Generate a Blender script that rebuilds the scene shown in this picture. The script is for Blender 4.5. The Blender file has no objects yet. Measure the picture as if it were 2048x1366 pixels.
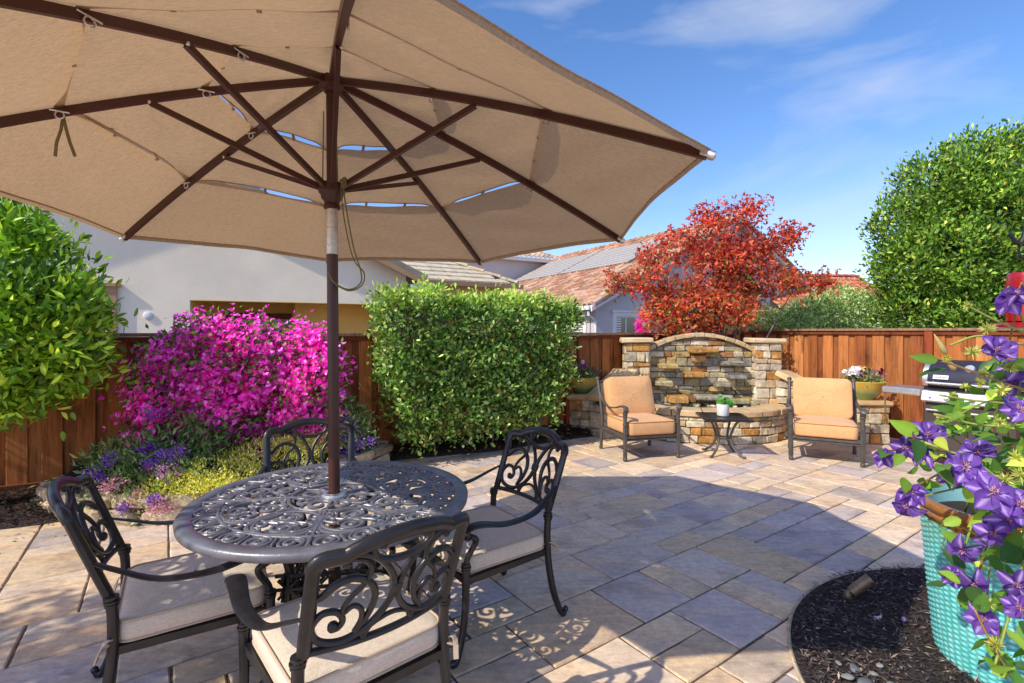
import bpy, math, random
import numpy as np
from mathutils import Vector, Matrix, noise as mnoise
PI = math.pi
R_ = math.radians
rng = np.random.default_rng(7)
random.seed(11)
SC = bpy.context.scene
COL = SC.collection

# ------------------------------------------------------------------ basics
def lin(r, g, b):
    f = lambda c: (c / 255 / 12.92) if c / 255 <= .04045 else ((c / 255 + .055) / 1.055) ** 2.4
    return (f(r), f(g), f(b))

class MB:
    """collects shapes into one mesh"""
    def __init__(s):
        s.v = []; s.f = []; s.c = []; s.m = []; s.cur = (1, 1, 1); s.mi = 0
    def add(s, vs, fs, col=None):
        b = len(s.v)
        s.v.extend([tuple(p) for p in vs]); c = col or s.cur
        s.c.extend([c] * len(vs))
        for f in fs:
            s.f.append(tuple(i + b for i in f)); s.m.append(s.mi)
    def box(s, c, sz, rot=None, ch=0.0, col=None, jit=0.0):
        hx, hy, hz = sz[0] / 2, sz[1] / 2, sz[2] / 2
        c = Vector(c)
        M = rot if rot is not None else Matrix.Identity(3)
        if isinstance(M, (int, float)): M = Matrix.Rotation(M, 3, 'Z')
        if ch <= 0:
            vs = [Vector((x, y, z)) for x in (-hx, hx) for y in (-hy, hy) for z in (-hz, hz)]
            fs = [(0, 1, 3, 2), (4, 6, 7, 5), (0, 4, 5, 1), (2, 3, 7, 6), (0, 2, 6, 4), (1, 5, 7, 3)]
        else:
            ch = min(ch, hx * .9, hy * .9, hz * .9)
            vs = []
            idx = {}
            for i, sx in enumerate((-1, 1)):
                for j, sy in enumerate((-1, 1)):
                    for k, sz_ in enumerate((-1, 1)):
                        for ax in range(3):
                            p = [sx * (hx - ch), sy * (hy - ch), sz_ * (hz - ch)]
                            p[ax] = (sx * hx, sy * hy, sz_ * hz)[ax]
                            idx[(i, j, k, ax)] = len(vs); vs.append(Vector(p))
            I = idx; fs = []
            for a in (0, 1):
                q = [(a, 0, 0), (a, 1, 0), (a, 1, 1), (a, 0, 1)]
                fs.append(tuple(I[t + (0,)] for t in (q if a else q[::-1])))
                q = [(0, a, 0), (0, a, 1), (1, a, 1), (1, a, 0)]
                fs.append(tuple(I[t + (1,)] for t in (q if a else q[::-1])))
                q = [(0, 0, a), (1, 0, a), (1, 1, a), (0, 1, a)]
                fs.append(tuple(I[t + (2,)] for t in (q if a else q[::-1])))
            for a in (0, 1):
                for b in (0, 1):
                    fs.append((I[(a, b, 0, 0)], I[(a, b, 1, 0)], I[(a, b, 1, 1)], I[(a, b, 0, 1)]))
                    fs.append((I[(a, 0, b, 0)], I[(a, 1, b, 0)], I[(a, 1, b, 2)], I[(a, 0, b, 2)]))
                    fs.append((I[(0, a, b, 1)], I[(1, a, b, 1)], I[(1, a, b, 2)], I[(0, a, b, 2)]))
                    for k in (0, 1):
                        fs.append((I[(a, b, k, 0)], I[(a, b, k, 1)], I[(a, b, k, 2)]))
        if jit:
            vs = [v + Vector((random.uniform(-jit, jit), random.uniform(-jit, jit), random.uniform(-jit, jit))) for v in vs]
        s.add([M @ v + c for v in vs], fs, col)
    def tube(s, pts, r, n=8, flat=1.0, up=(0, 0, 1), col=None, cap=True, wide=1.0):
        """sweep an ellipse (width r*wide, height r*flat along up) along pts"""
        pts = [Vector(p) for p in pts]; N = len(pts)
        rr = r if hasattr(r, '__len__') else [r] * N
        upv = Vector(up); vs = []; fs = []
        for i, p in enumerate(pts):
            t = (pts[min(i + 1, N - 1)] - pts[max(i - 1, 0)])
            if t.length < 1e-9: t = Vector((0, 0, 1))
            t.normalize()
            a = upv - t * upv.dot(t)
            if a.length < .08:
                a = Vector((0, 1, 0)) - t * t.y if abs(t.y) < .9 else Vector((1, 0, 0)) - t * t.x
            a.normalize(); b = t.cross(a)
            for k in range(n):
                w = 2 * PI * k / n + PI / n
                vs.append(p + a * math.sin(w) * rr[i] * flat + b * math.cos(w) * rr[i] * wide)
        for i in range(N - 1):
            for k in range(n):
                k2 = (k + 1) % n
                fs.append((i * n + k, i * n + k2, (i + 1) * n + k2, (i + 1) * n + k))
        if cap:
            fs.append(tuple(range(n - 1, -1, -1))); fs.append(tuple((N - 1) * n + k for k in range(n)))
        s.add(vs, fs, col)
    def lathe(s, prof, n=24, c=(0, 0, 0), col=None, M=None, colf=None):
        vs = []; fs = []; c = Vector(c); N = len(prof)
        for (r, z) in prof:
            for k in range(n):
                w = 2 * PI * k / n
                p = Vector((r * math.cos(w), r * math.sin(w), z))
                vs.append((M @ p if M else p) + c)
        for i in range(N - 1):
            for k in range(n):
                k2 = (k + 1) % n
                fs.append((i * n + k, i * n + k2, (i + 1) * n + k2, (i + 1) * n + k))
        s.add(vs, fs, col)
    def ball(s, c, r, n=10, sc=(1, 1, 1), col=None):
        m = max(4, n // 2 + 1)
        prof = [(max(1e-4, r * math.sin(PI * i / m)) , -r * math.cos(PI * i / m)) for i in range(m + 1)]
        s.lathe(prof, n, c, col, Matrix.Diagonal(sc).to_3x3() if hasattr(Matrix.Diagonal(sc), 'to_3x3') else None)
    def grid(s, P, col=None, flip=False):
        """P[i][j] points"""
        a, b = len(P), len(P[0]); vs = [p for row in P for p in row]; fs = []
        for i in range(a - 1):
            for j in range(b - 1):
                q = (i * b + j, i * b + j + 1, (i + 1) * b + j + 1, (i + 1) * b + j)
                fs.append(q[::-1] if flip else q)
        s.add(vs, fs, col)
    def build(s, name, mats, parent=None, smooth=False, loc=None, rotz=0, auto=None):
        me = bpy.data.meshes.new(name)
        me.from_pydata(s.v, [], s.f)
        mats = mats if isinstance(mats, (list, tuple)) else [mats]
        for m in mats: me.materials.append(m)
        if len(mats) > 1: me.polygons.foreach_set('material_index', s.m)
        at = me.color_attributes.new('col', 'FLOAT_COLOR', 'POINT')
        at.data.foreach_set('color', np.array([(c[0], c[1], c[2], 1.0) for c in s.c], dtype=np.float32).ravel())
        if smooth: me.polygons.foreach_set('use_smooth', [True] * len(me.polygons))
        if auto is not None:
            me.polygons.foreach_set('use_smooth', [True] * len(me.polygons))
            me.set_sharp_from_angle(angle=R_(auto))
        me.update()
        o = bpy.data.objects.new(name, me); COL.objects.link(o)
        if parent: o.parent = parent
        if loc: o.location = loc
        o.rotation_euler.z = rotz
        return o

def thing(name, label, cat, loc=(0, 0, 0), rotz=0, group=None):
    o = bpy.data.objects.new(name, None); COL.objects.link(o); o.empty_display_size = .1
    o.location = loc; o.rotation_euler = (0, 0, rotz); o['label'] = label; o['category'] = cat
    if group: o['group'] = group
    return o
def tag(o, label, cat, group=None, kind=None):
    if label: o['label'] = label
    if cat: o['category'] = cat
    if group: o['group'] = group
    if kind: o['kind'] = kind
    return o
def struct(o): o['kind'] = 'structure'; return o
def copy_tree(o, parent=None):
    c = o.copy(); COL.objects.link(c)
    if parent: c.parent = parent
    for ch in list(o.children): copy_tree(ch, c)
    return c

def cr(pts, n=8):
    """Catmull-Rom through 2-D or 3-D points"""
    P = [np.array(p, float) for p in pts]
    P = [2 * P[0] - P[1]] + P + [2 * P[-1] - P[-2]]
    out = []
    for i in range(1, len(P) - 2):
        for k in range(n):
            t = k / n
            out.append(.5 * ((2 * P[i]) + (-P[i - 1] + P[i + 1]) * t + (2 * P[i - 1] - 5 * P[i] + 4 * P[i + 1] - P[i + 2]) * t * t + (-P[i - 1] + 3 * P[i] - 3 * P[i + 1] + P[i + 2]) * t ** 3))
    out.append(P[-2]); return out

# ------------------------------------------------------------------ materials
class NT:
    def __init__(s, name):
        s.m = bpy.data.materials.new(name); s.m.use_nodes = True; s.t = s.m.node_tree; s.t.nodes.clear()
        s.out = s.t.nodes.new('ShaderNodeOutputMaterial')
    def n(s, typ, **kw):
        nd = s.t.nodes.new('ShaderNode' + typ)
        for k, v in kw.items():
            if k in nd.inputs: nd.inputs[k].default_value = v
            else: setattr(nd, k, v)
        return nd
    def l(s, a, b): s.t.links.new(a, b)
    def mix(s, fac, a, b, mode='MIX'):
        nd = s.t.nodes.new('ShaderNodeMix'); nd.data_type = 'RGBA'; nd.blend_type = mode
        for sock, v in ((nd.inputs[0], fac), (nd.inputs[6], a), (nd.inputs[7], b)):
            if hasattr(v, 'links'): s.l(v, sock)
            elif isinstance(v, (int, float)): sock.default_value = v
            else: sock.default_value = (*v[:3], 1)
        return nd.outputs[2]
    def ramp(s, fac, stops):
        nd = s.t.nodes.new('ShaderNodeValToRGB')
        e = nd.color_ramp.elements
        while len(e) > 1: e.remove(e[-1])
        e[0].position = stops[0][0]; e[0].color = (*stops[0][1], 1)
        for p, c in stops[1:]:
            q = e.new(p); q.color = (*c, 1)
        s.l(fac, nd.inputs[0]); return nd.outputs[0]
    def coord(s, which='Object', scale=(1, 1, 1), rot=(0, 0, 0)):
        tc = s.n('TexCoord'); mp = s.n('Mapping'); mp.inputs['Scale'].default_value = scale; mp.inputs['Rotation'].default_value = rot
        s.l(tc.outputs[which], mp.inputs['Vector']); return mp.outputs[0]
    def noise(s, vec, scale, detail=4, rough=.55, dist=0):
        nd = s.n('TexNoise', Scale=scale, Detail=detail, Roughness=rough, Distortion=dist); s.l(vec, nd.inputs['Vector']); return nd.outputs['Fac']
    def attr(s): 
        nd = s.n('Attribute', attribute_name='col'); return nd.outputs['Color']
G3 = lambda v: (v, v, v)

def mat(name, color=None, rough=.6, metal=0, noise=None, bump=None, spec=.5, coat=0, stretch=(1, 1, 1), noise2=None, sheen=0):
    """color None -> mesh colour attribute. noise=(scale, lo, hi) multiplies, bump=(scale,strength,dist)"""
    t = NT(name); b = t.n('BsdfPrincipled', Roughness=rough, Metallic=metal)
    b.inputs['Specular IOR Level'].default_value = spec
    b.inputs['Coat Weight'].default_value = coat
    if sheen: b.inputs['Sheen Weight'].default_value = sheen
    vec = t.coord('Object', stretch)
    c = t.attr() if color is None else None
    if noise:
        r = t.ramp(t.noise(vec, noise[0]), [(.3, G3(noise[1])), (.7, G3(noise[2]))])
        c = t.mix(1.0, c if c is not None else color, r, 'MULTIPLY')
    if noise2:
        r = t.ramp(t.noise(t.coord('Object'), noise2[0], 5), [(.38, G3(noise2[1])), (.62, G3(noise2[2]))])
        c = t.mix(1.0, c if c is not None else color, r, 'MULTIPLY')
    if c is None: b.inputs['Base Color'].default_value = (*color, 1)
    else: t.l(c, b.inputs['Base Color'])
    if bump:
        bm = t.n('Bump', Strength=bump[1], Distance=bump[2]); t.l(t.noise(vec, bump[0], 5), bm.inputs['Height']); t.l(bm.outputs[0], b.inputs['Normal'])
    t.l(b.outputs[0], t.out.inputs[0]); return t.m

def leafmat(name, trans=.35, rough=.45, spec=.4, transcol=(1.15, 1.2, .6), gain=1.65):
    t = NT(name); b = t.n('BsdfPrincipled', Roughness=rough); b.inputs['Specular IOR Level'].default_value = spec
    a = t.attr(); vec = t.coord('Object')
    r = t.ramp(t.noise(vec, 3.0, 3), [(.3, G3(gain * .8)), (.7, G3(gain * 1.2))])
    c = t.mix(1.0, a, r, 'MULTIPLY'); t.l(c, b.inputs['Base Color'])
    tr = t.n('BsdfTranslucent'); t.l(t.mix(1.0, c, transcol, 'MULTIPLY'), tr.inputs['Color'])
    ms = t.n('MixShader', Fac=trans); t.l(b.outputs[0], ms.inputs[1]); t.l(tr.outputs[0], ms.inputs[2]); t.l(ms.outputs[0], t.out.inputs[0])
    return t.m

def wood_mat():
    t = NT('stained_cedar'); b = t.n('BsdfPrincipled', Roughness=.72); b.inputs['Specular IOR Level'].default_value = .25
    a = t.attr()
    g = t.noise(t.coord('Object', (22, 22, 1.1)), 2.2, 6, .6, 1.2)
    c = t.mix(1.0, a, t.ramp(g, [(.28, (.52, .46, .42)), (.52, (1, 1, 1)), (.75, (1.25, 1.2, 1.1))]), 'MULTIPLY')
    bl = t.noise(t.coord('Object', (2.6, 2.6, .7)), 2.4, 5, .65)
    c = t.mix(1.0, c, t.ramp(bl, [(.30, (.42, .38, .38)), (.48, (1, 1, 1))]), 'MULTIPLY')
    vo = t.n('TexVoronoi', Scale=2.6); t.l(t.coord('Object', (1, 1, .55)), vo.inputs['Vector'])
    c = t.mix(1.0, c, t.ramp(vo.outputs['Distance'], [(.035, (.18, .14, .12)), (.075, (1, 1, 1))]), 'MULTIPLY')
    t.l(c, b.inputs['Base Color'])
    bm = t.n('Bump', Strength=.35, Distance=.006); t.l(g, bm.inputs['Height']); t.l(bm.outputs[0], b.inputs['Normal'])
    t.l(b.outputs[0], t.out.inputs[0]); return t.m

def paver_mat(ang):
    t = NT('paver_stone'); b = t.n('BsdfPrincipled', Roughness=.75); b.inputs['Specular IOR Level'].default_value = .3
    a = t.attr()
    v1 = t.coord('Object', (1.0, 3.4, 1), (0, 0, -ang))
    of = t.n('VectorMath', operation='SCALE'); of.inputs['Scale'].default_value = 61.0; t.l(a, of.inputs[0])
    def sh(v):
        ad = t.n('VectorMath', operation='ADD'); t.l(v, ad.inputs[0]); t.l(of.outputs[0], ad.inputs[1]); return ad.outputs[0]
    n1 = t.noise(sh(v1), 1.5, 6, .62, .6)
    tint = t.ramp(n1, [(.28, (.72, .70, .78)), (.42, (.97, .96, 1.0)), (.54, (1.05, 1.0, .94)), (.68, (1.14, .97, .82)), (.82, (1.0, 1.0, 1.04))])
    c = t.mix(1.0, a, tint, 'MULTIPLY')
    n2 = t.noise(t.coord('Object'), 26, 8, .75)
    c = t.mix(1.0, c, t.ramp(n2, [(.3, G3(.74)), (.7, G3(1.16))]), 'MULTIPLY')
    n5 = t.noise(sh(t.coord('Object', (1.0, 5.0, 1), (0, 0, -ang))), 5.5, 8, .7, .8)
    c = t.mix(1.0, c, t.ramp(n5, [(.34, (.80, .78, .80)), (.5, (1, 1, 1)), (.68, (1.12, 1.08, 1.04))]), 'MULTIPLY')
    n3 = t.noise(sh(t.coord('Object')), 3.2, 6, .6)
    c = t.mix(1.0, c, t.ramp(n3, [(.34, (.72, .72, .74)), (.5, (1, 1, 1)), (.72, (1.12, 1.1, 1.06))]), 'MULTIPLY')
    t.l(c, b.inputs['Base Color'])
    n4 = t.noise(t.coord('Object'), 9, 8, .65)
    bm = t.n('Bump', Strength=.45, Distance=.012); t.l(n4, bm.inputs['Height']); t.l(bm.outputs[0], b.inputs['Normal'])
    t.l(b.outputs[0], t.out.inputs[0]); return t.m

def canopy_mat():
    t = NT('canopy_cloth'); vec = t.coord('Object', (1, 1, 1))
    n = t.noise(t.coord('Object', (160, 160, 160)), 1.0, 2)
    st = t.noise(t.coord('Object', (14, 90, 40)), 2, 3)
    c = t.mix(1.0, lin(200, 176, 148), t.ramp(st, [(.3, G3(.86)), (.7, G3(1.1))]), 'MULTIPLY')
    c = t.mix(1.0, c, t.ramp(n, [(.3, G3(.9)), (.7, G3(1.08))]), 'MULTIPLY')
    c = t.mix(1.0, c, t.ramp(t.noise(vec, 1.6, 3), [(.3, G3(.95)), (.7, G3(1.03))]), 'MULTIPLY')
    d = t.n('BsdfDiffuse', Roughness=.6); t.l(c, d.inputs['Color'])
    tr = t.n('BsdfTranslucent'); t.l(t.mix(1.0, c, (1.0, .86, .7), 'MULTIPLY'), tr.inputs['Color'])
    bm = t.n('Bump', Strength=.25, Distance=.004); t.l(st, bm.inputs['Height']); t.l(bm.outputs[0], d.inputs['Normal'])
    ms = t.n('MixShader', Fac=CANOPY_T); t.l(d.outputs[0], ms.inputs[1]); t.l(tr.outputs[0], ms.inputs[2]); t.l(ms.outputs[0], t.out.inputs[0])
    return t.m
CANOPY_T = .30

def cloth_mat(name, color, sc=220):
    t = NT(name); b = t.n('BsdfPrincipled', Roughness=.9); b.inputs['Specular IOR Level'].default_value = .15; b.inputs['Sheen Weight'].default_value = .25
    w1 = t.noise(t.coord('Object', (sc, sc * .25, sc)), 1, 2); w2 = t.noise(t.coord('Object', (sc * .25, sc, sc)), 1, 2)
    m = t.mix(.5, w1, w2)
    c = t.mix(1.0, color, t.ramp(m, [(.35, G3(.82)), (.65, G3(1.12))]), 'MULTIPLY')
    big = t.noise(t.coord('Object'), 5, 4)
    c = t.mix(1.0, c, t.ramp(big, [(.3, G3(.9)), (.7, G3(1.06))]), 'MULTIPLY')
    t.l(c, b.inputs['Base Color'])
    bm = t.n('Bump', Strength=.3, Distance=.003); t.l(t.noise(t.coord('Object'), 9, 3), bm.inputs['Height']); t.l(bm.outputs[0], b.inputs['Normal'])
    t.l(b.outputs[0], t.out.inputs[0]); return t.m

def glass_mat(name, color, rough=.05):
    return mat(name, color, rough=rough, spec=.9)

M = {}
M['wood'] = wood_mat()
PANG = R_(35.0)
M['paver'] = paver_mat(PANG)
M['joint'] = mat('joint_sand', lin(104, 86, 70), .95, noise=(9, .55, 1.25), noise2=(90, .7, 1.2), bump=(60, .5, .01))
M['canopy'] = canopy_mat()
M['brown_metal'] = mat('brown_powder_coat', lin(74, 38, 30), .38, .0, noise=(6, .85, 1.12), spec=.5)
M['steel'] = mat('brushed_steel', (.72, .72, .72), .42, 1.0, noise=(40, .85, 1.1))
M['lid'] = mat('enamel_black', (.03, .026, .04), .22, .0, noise=(3, .8, 1.2), spec=.6)
M['black'] = mat('black_plastic', (.012, .012, .013), .45)
M['alum'] = mat('cast_aluminium', lin(46, 44, 46), .30, .35, noise=(14, .7, 1.35), bump=(45, .35, .004), spec=.6)
M['alum_top'] = mat('pale_aluminium', lin(112, 112, 120), .38, .3, noise=(14, .75, 1.3), bump=(45, .35, .004), spec=.6)  # table top and rim: bluish grey, paler than the chair metal
M['club_metal'] = mat('grey_bronze', lin(92, 86, 82), .5, .3, noise=(18, .75, 1.2), bump=(50, .3, .003))
M['seat_cloth'] = cloth_mat('beige_cloth', lin(220, 202, 182))
M['club_cloth'] = cloth_mat('apricot_cloth', lin(218, 166, 116), 150)
M['piping'] = mat('beige_piping', lin(190, 168, 145), .9)
M['club_piping'] = mat('apricot_piping', lin(172, 116, 66), .9)
M['stone'] = mat('field_stone', None, .8, noise=(14, .68, 1.22), noise2=(3.5, .78, 1.15), bump=(18, .8, .02), spec=.3)
M['wetstone'] = mat('ledge_stone', None, .5, noise=(9, .6, 1.25), noise2=(40, .8, 1.15), bump=(18, .8, .02), spec=.5)
M['mortar'] = mat('mortar', lin(158, 146, 128), .95, noise=(20, .8, 1.1), bump=(80, .4, .005))
M['cap'] = mat('cap_stone', None, .7, noise=(7, .8, 1.12), noise2=(2.5, .85, 1.1), bump=(14, .5, .01))
M['mulch'] = mat('bark_mulch', lin(66, 56, 54), .95, noise=(60, .35, 1.6), bump=(70, 1, .03), spec=.2)
M['chip'] = mat('bark_chip', None, .85, spec=.25)
M['pebble'] = mat('pebble', None, .7, noise=(30, .8, 1.2))
M['leaf'] = leafmat('leaf')
M['glossleaf'] = leafmat('gloss_leaf', .32, .42, .4)
M['maple'] = leafmat('maple_leaf', .4, .5, .3, (1.2, .95, .8), 1.25)
M['bract'] = leafmat('bract', .45, .6, .25, (1.1, .9, 1.1), 1.75)
M['petal'] = leafmat('petal', .35, .55, .3, (1.0, .9, 1.12), 1.15)
M['bark'] = mat('bark', lin(112, 92, 74), .9, noise=(20, .6, 1.2), bump=(30, .8, .01))
M['twig'] = mat('stem', None, .7, noise=(12, .8, 1.2))
M['dark'] = mat('inner_shade', lin(26, 34, 14), 1.0, noise=(8, .4, 1.4), spec=0)
M['stucco'] = mat('white_stucco', lin(253, 238, 214), .9, noise=(1.2, .95, 1.03), noise2=(.5, .93, 1.04), bump=(26, .3, .015), spec=.2)
M['grey_stucco'] = mat('grey_stucco', lin(196, 192, 194), .9, noise=(1.0, .94, 1.04), bump=(40, .4, .012), spec=.2)
M['yellow_stucco'] = mat('yellow_stucco', lin(250, 216, 142), .9, noise=(1.0, .94, 1.04), bump=(40, .4, .012), spec=.2)
M['tile'] = mat('clay_tile', None, .85, noise=(5, .78, 1.15), bump=(30, .3, .01))
M['white_trim'] = mat('white_trim', lin(225, 224, 226), .55, noise=(3, .95, 1.03))
M['tan_trim'] = mat('tan_trim', lin(178, 140, 104), .7, noise=(3, .9, 1.06))
M['brown_trim'] = mat('brown_trim', lin(120, 66, 34), .6, noise=(4, .85, 1.1))
M['pane'] = glass_mat('window_pane', lin(70, 92, 84))
M['darkpane'] = glass_mat('door_pane', lin(40, 36, 36))
M['solar'] = mat('pool_heater_mat', None, .55, noise=(4, .9, 1.06))
M['teal'] = None
M['red'] = mat('red_enamel', lin(150, 16, 20), .25, noise=(30, .85, 1.1), coat=.5)
M['white_pot'] = mat('white_ceramic', lin(232, 230, 226), .4, noise=(12, .95, 1.03))
M['bronze'] = mat('weathered_bronze', lin(134, 116, 96), .45, .5, noise=(20, .7, 1.2))
M['cord'] = mat('cord', lin(126, 116, 76), .8, noise=(90, .8, 1.1))
M['magenta_wall'] = mat('magenta_door', lin(200, 70, 140), .7, noise=(3, .9, 1.05))
M['soil'] = mat('potting_soil', lin(50, 36, 28), .95, noise=(40, .5, 1.4), bump=(60, .8, .02))
M['water'] = mat('basin_water', lin(70, 74, 62), .05, noise=(6, .8, 1.2), bump=(14, .2, .01), spec=.8)

# ------------------------------------------------------------------ leaves (vectorised)
def leafmesh(name, P, D, Nn, L, W, C, material, parent=None, fold=.12, droop=.15, kind=None, wide_at=.45):
    n = len(P)
    D = D / np.linalg.norm(D, axis=1, keepdims=True)
    Nn = Nn - D * np.sum(D * Nn, axis=1, keepdims=True)
    Nn /= np.maximum(np.linalg.norm(Nn, axis=1, keepdims=True), 1e-6)
    S = np.cross(D, Nn)
    L = np.broadcast_to(L, (n,))[:, None]; W = np.broadcast_to(W, (n,))[:, None]
    v = np.empty((n, 5, 3))
    v[:, 0] = P
    v[:, 1] = P + D * L * wide_at - S * W / 2 + Nn * W * fold
    v[:, 2] = P + D * L - Nn * L * droop
    v[:, 3] = P + D * L * wide_at + S * W / 2 + Nn * W * fold
    v[:, 4] = P + D * L * .5 - Nn * W * fold * .3
    base = (np.arange(n) * 5)[:, None]
    q = np.stack([base + np.array([[0, 3, 2, 4]]), base + np.array([[0, 4, 2, 1]])], 1).reshape(-1)
    me = bpy.data.meshes.new(name)
    me.vertices.add(n * 5); me.vertices.foreach_set('co', v.reshape(-1).astype(np.float32))
    me.loops.add(n * 8); me.loops.foreach_set('vertex_index', q.astype(np.int32))
    me.polygons.add(n * 2); me.polygons.foreach_set('loop_start', (np.arange(n * 2) * 4).astype(np.int32))
    me.update(calc_edges=True)
    at = me.color_attributes.new('col', 'FLOAT_COLOR', 'POINT')
    cc = np.ones((n, 5, 4), np.float32); cc[:, :, :3] = C[:, None, :]
    at.data.foreach_set('color', cc.ravel())
    me.materials.append(material)
    o = bpy.data.objects.new(name, me); COL.objects.link(o)
    if parent: o.parent = parent
    if kind: o['kind'] = kind
    return o
def unit(v): return v / np.maximum(np.linalg.norm(v, axis=-1, keepdims=True), 1e-9)
def palette(n, cols, jitter=.15, w=None):
    cols = np.array(cols); i = rng.choice(len(cols), n, p=w)
    c = cols[i] * (1 + rng.normal(0, jitter, (n, 1))) * (1 + rng.normal(0, jitter * .3, (n, 3)))
    return np.clip(c, 0.003, 1)
def blob_pts(n, blobs, shell=.75):
    """points in a union of ellipsoids, biased to the shell; returns pts, outward"""
    vol = np.array([b[1][0] * b[1][1] * b[1][2] for b in blobs]) ** .75; k = rng.choice(len(blobs), n, p=vol / vol.sum())
    c = np.array([b[0] for b in blobs])[k]; r = np.array([b[1] for b in blobs])[k]
    d = unit(rng.normal(size=(n, 3)))
    rad = shell + (1 - shell) * rng.random((n, 1)) ** .6
    rad = np.where(rng.random((n, 1)) < .18, rng.random((n, 1)) ** .5, rad)
    return c + d * r * rad, unit(d / r)
def clumped(n_cl, per, blobs, spread, shell=.75, keep=None, ros=.9):
    c, o = blob_pts(n_cl, blobs, shell)
    if keep is not None:
        m = keep(c); c, o = c[m], o[m]
    n = len(c)
    off = rng.normal(0, spread, (n * per, 3)); P = np.repeat(c, per, 0) + off
    O = unit(np.repeat(o, per, 0) + ros * unit(off))
    tone = np.repeat(rng.normal(0, 1, n), per)
    return P, O, tone

# ------------------------------------------------------------------ camera, light, sky
EYE = 1.45
cam = bpy.data.cameras.new('camera'); co = bpy.data.objects.new('camera', cam); COL.objects.link(co)
co.location = (0, 0, EYE); co.rotation_euler = (R_(90), 0, 0)
cam.sensor_width = 36; cam.lens = 36 * 990 / 2048; cam.shift_y = -(683 - 664) / 2048; cam.clip_end = 3000; cam.clip_start = .05
SC.camera = co
SUN_EL, SUN_AZ = 40.6, 235.0
sd = bpy.data.lights.new('sun', 'SUN'); sd.energy = 4.7; sd.angle = R_(.53); sd.color = (1, .935, .77)
so = bpy.data.objects.new('sun', sd); COL.objects.link(so)
dirv = Vector((math.sin(R_(SUN_AZ)) * math.cos(R_(SUN_EL)), math.cos(R_(SUN_AZ)) * math.cos(R_(SUN_EL)), math.sin(R_(SUN_EL))))
so.rotation_euler = dirv.to_track_quat('Z', 'Y').to_euler(); so.location = dirv * 30
w = bpy.data.worlds.new('World'); SC.world = w; w.use_nodes = True
nt = w.node_tree; nt.nodes.clear()
out = nt.nodes.new('ShaderNodeOutputWorld'); bg = nt.nodes.new('ShaderNodeBackground'); sky = nt.nodes.new('ShaderNodeTexSky')
sky.sky_type = 'NISHITA'; sky.sun_disc = False; sky.sun_elevation = R_(SUN_EL); sky.sun_rotation = R_(SUN_AZ)
sky.air_density = 1.0; sky.dust_density = .7; sky.ozone_density = 2.0
bg.inputs['Strength'].default_value = .15
tc = nt.nodes.new('ShaderNodeTexCoord'); mp = nt.nodes.new('ShaderNodeMapping'); mp.inputs['Scale'].default_value = (1.0, 1.5, 3.4); mp.inputs['Location'].default_value = (3.35, .9, 1.3)
nz = nt.nodes.new('ShaderNodeTexNoise'); nz.inputs['Scale'].default_value = 1.7; nz.inputs['Detail'].default_value = 7; nz.inputs['Roughness'].default_value = .52; nz.inputs['Distortion'].default_value = .5
rp = nt.nodes.new('ShaderNodeValToRGB'); rp.color_ramp.elements[0].position = .52; rp.color_ramp.elements[0].color = (0, 0, 0, 1); rp.color_ramp.elements[1].position = .88; rp.color_ramp.elements[1].color = (1, 1, 1, 1)
mx = nt.nodes.new('ShaderNodeMix'); mx.data_type = 'RGBA'; mx.inputs[7].default_value = (5.4, 5.7, 6.2, 1)
L = nt.links.new
L(tc.outputs['Generated'], mp.inputs[0]); L(mp.outputs[0], nz.inputs['Vector']); L(nz.outputs['Fac'], rp.inputs[0]); L(rp.outputs[0], mx.inputs[0])
hs = nt.nodes.new('ShaderNodeHueSaturation'); hs.inputs['Saturation'].default_value = 1.24; hs.inputs['Value'].default_value = 1.5
L(sky.outputs[0], hs.inputs['Color']); tn = nt.nodes.new('ShaderNodeMix'); tn.data_type = 'RGBA'; tn.blend_type = 'MULTIPLY'; tn.inputs[0].default_value = 1; tn.inputs[7].default_value = (1.06, .945, 1.03, 1); L(hs.outputs[0], tn.inputs[6]); L(tn.outputs[2], mx.inputs[6]); L(mx.outputs[2], bg.inputs[0]); L(bg.outputs[0], out.inputs[0])
SC.view_settings.view_transform = 'Standard'; SC.view_settings.look = 'None'; SC.view_settings.exposure = 0
SC.cycles.max_bounces = 7; SC.cycles.diffuse_bounces = 4; SC.cycles.glossy_bounces = 3; SC.cycles.transmission_bounces = 3
SC.cycles.sample_clamp_indirect = 6; SC.cycles.use_denoising = True

# site directions: fences run along A (left one) and -B (right one)
A = Vector((.8669, .4985, 0)); B = Vector((-.4985, .8669, 0))
AANG = math.atan2(A.y, A.x)
# ================================================================== SETTING
def terrain():
    m = MB(); S = 900
    m.add([(-S, -S, -.03), (S, -S, -.03), (S, S, -.03), (-S, S, -.03)], [(0, 1, 2, 3)])
    return struct(m.build('ground', M['joint']))
terrain()
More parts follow.
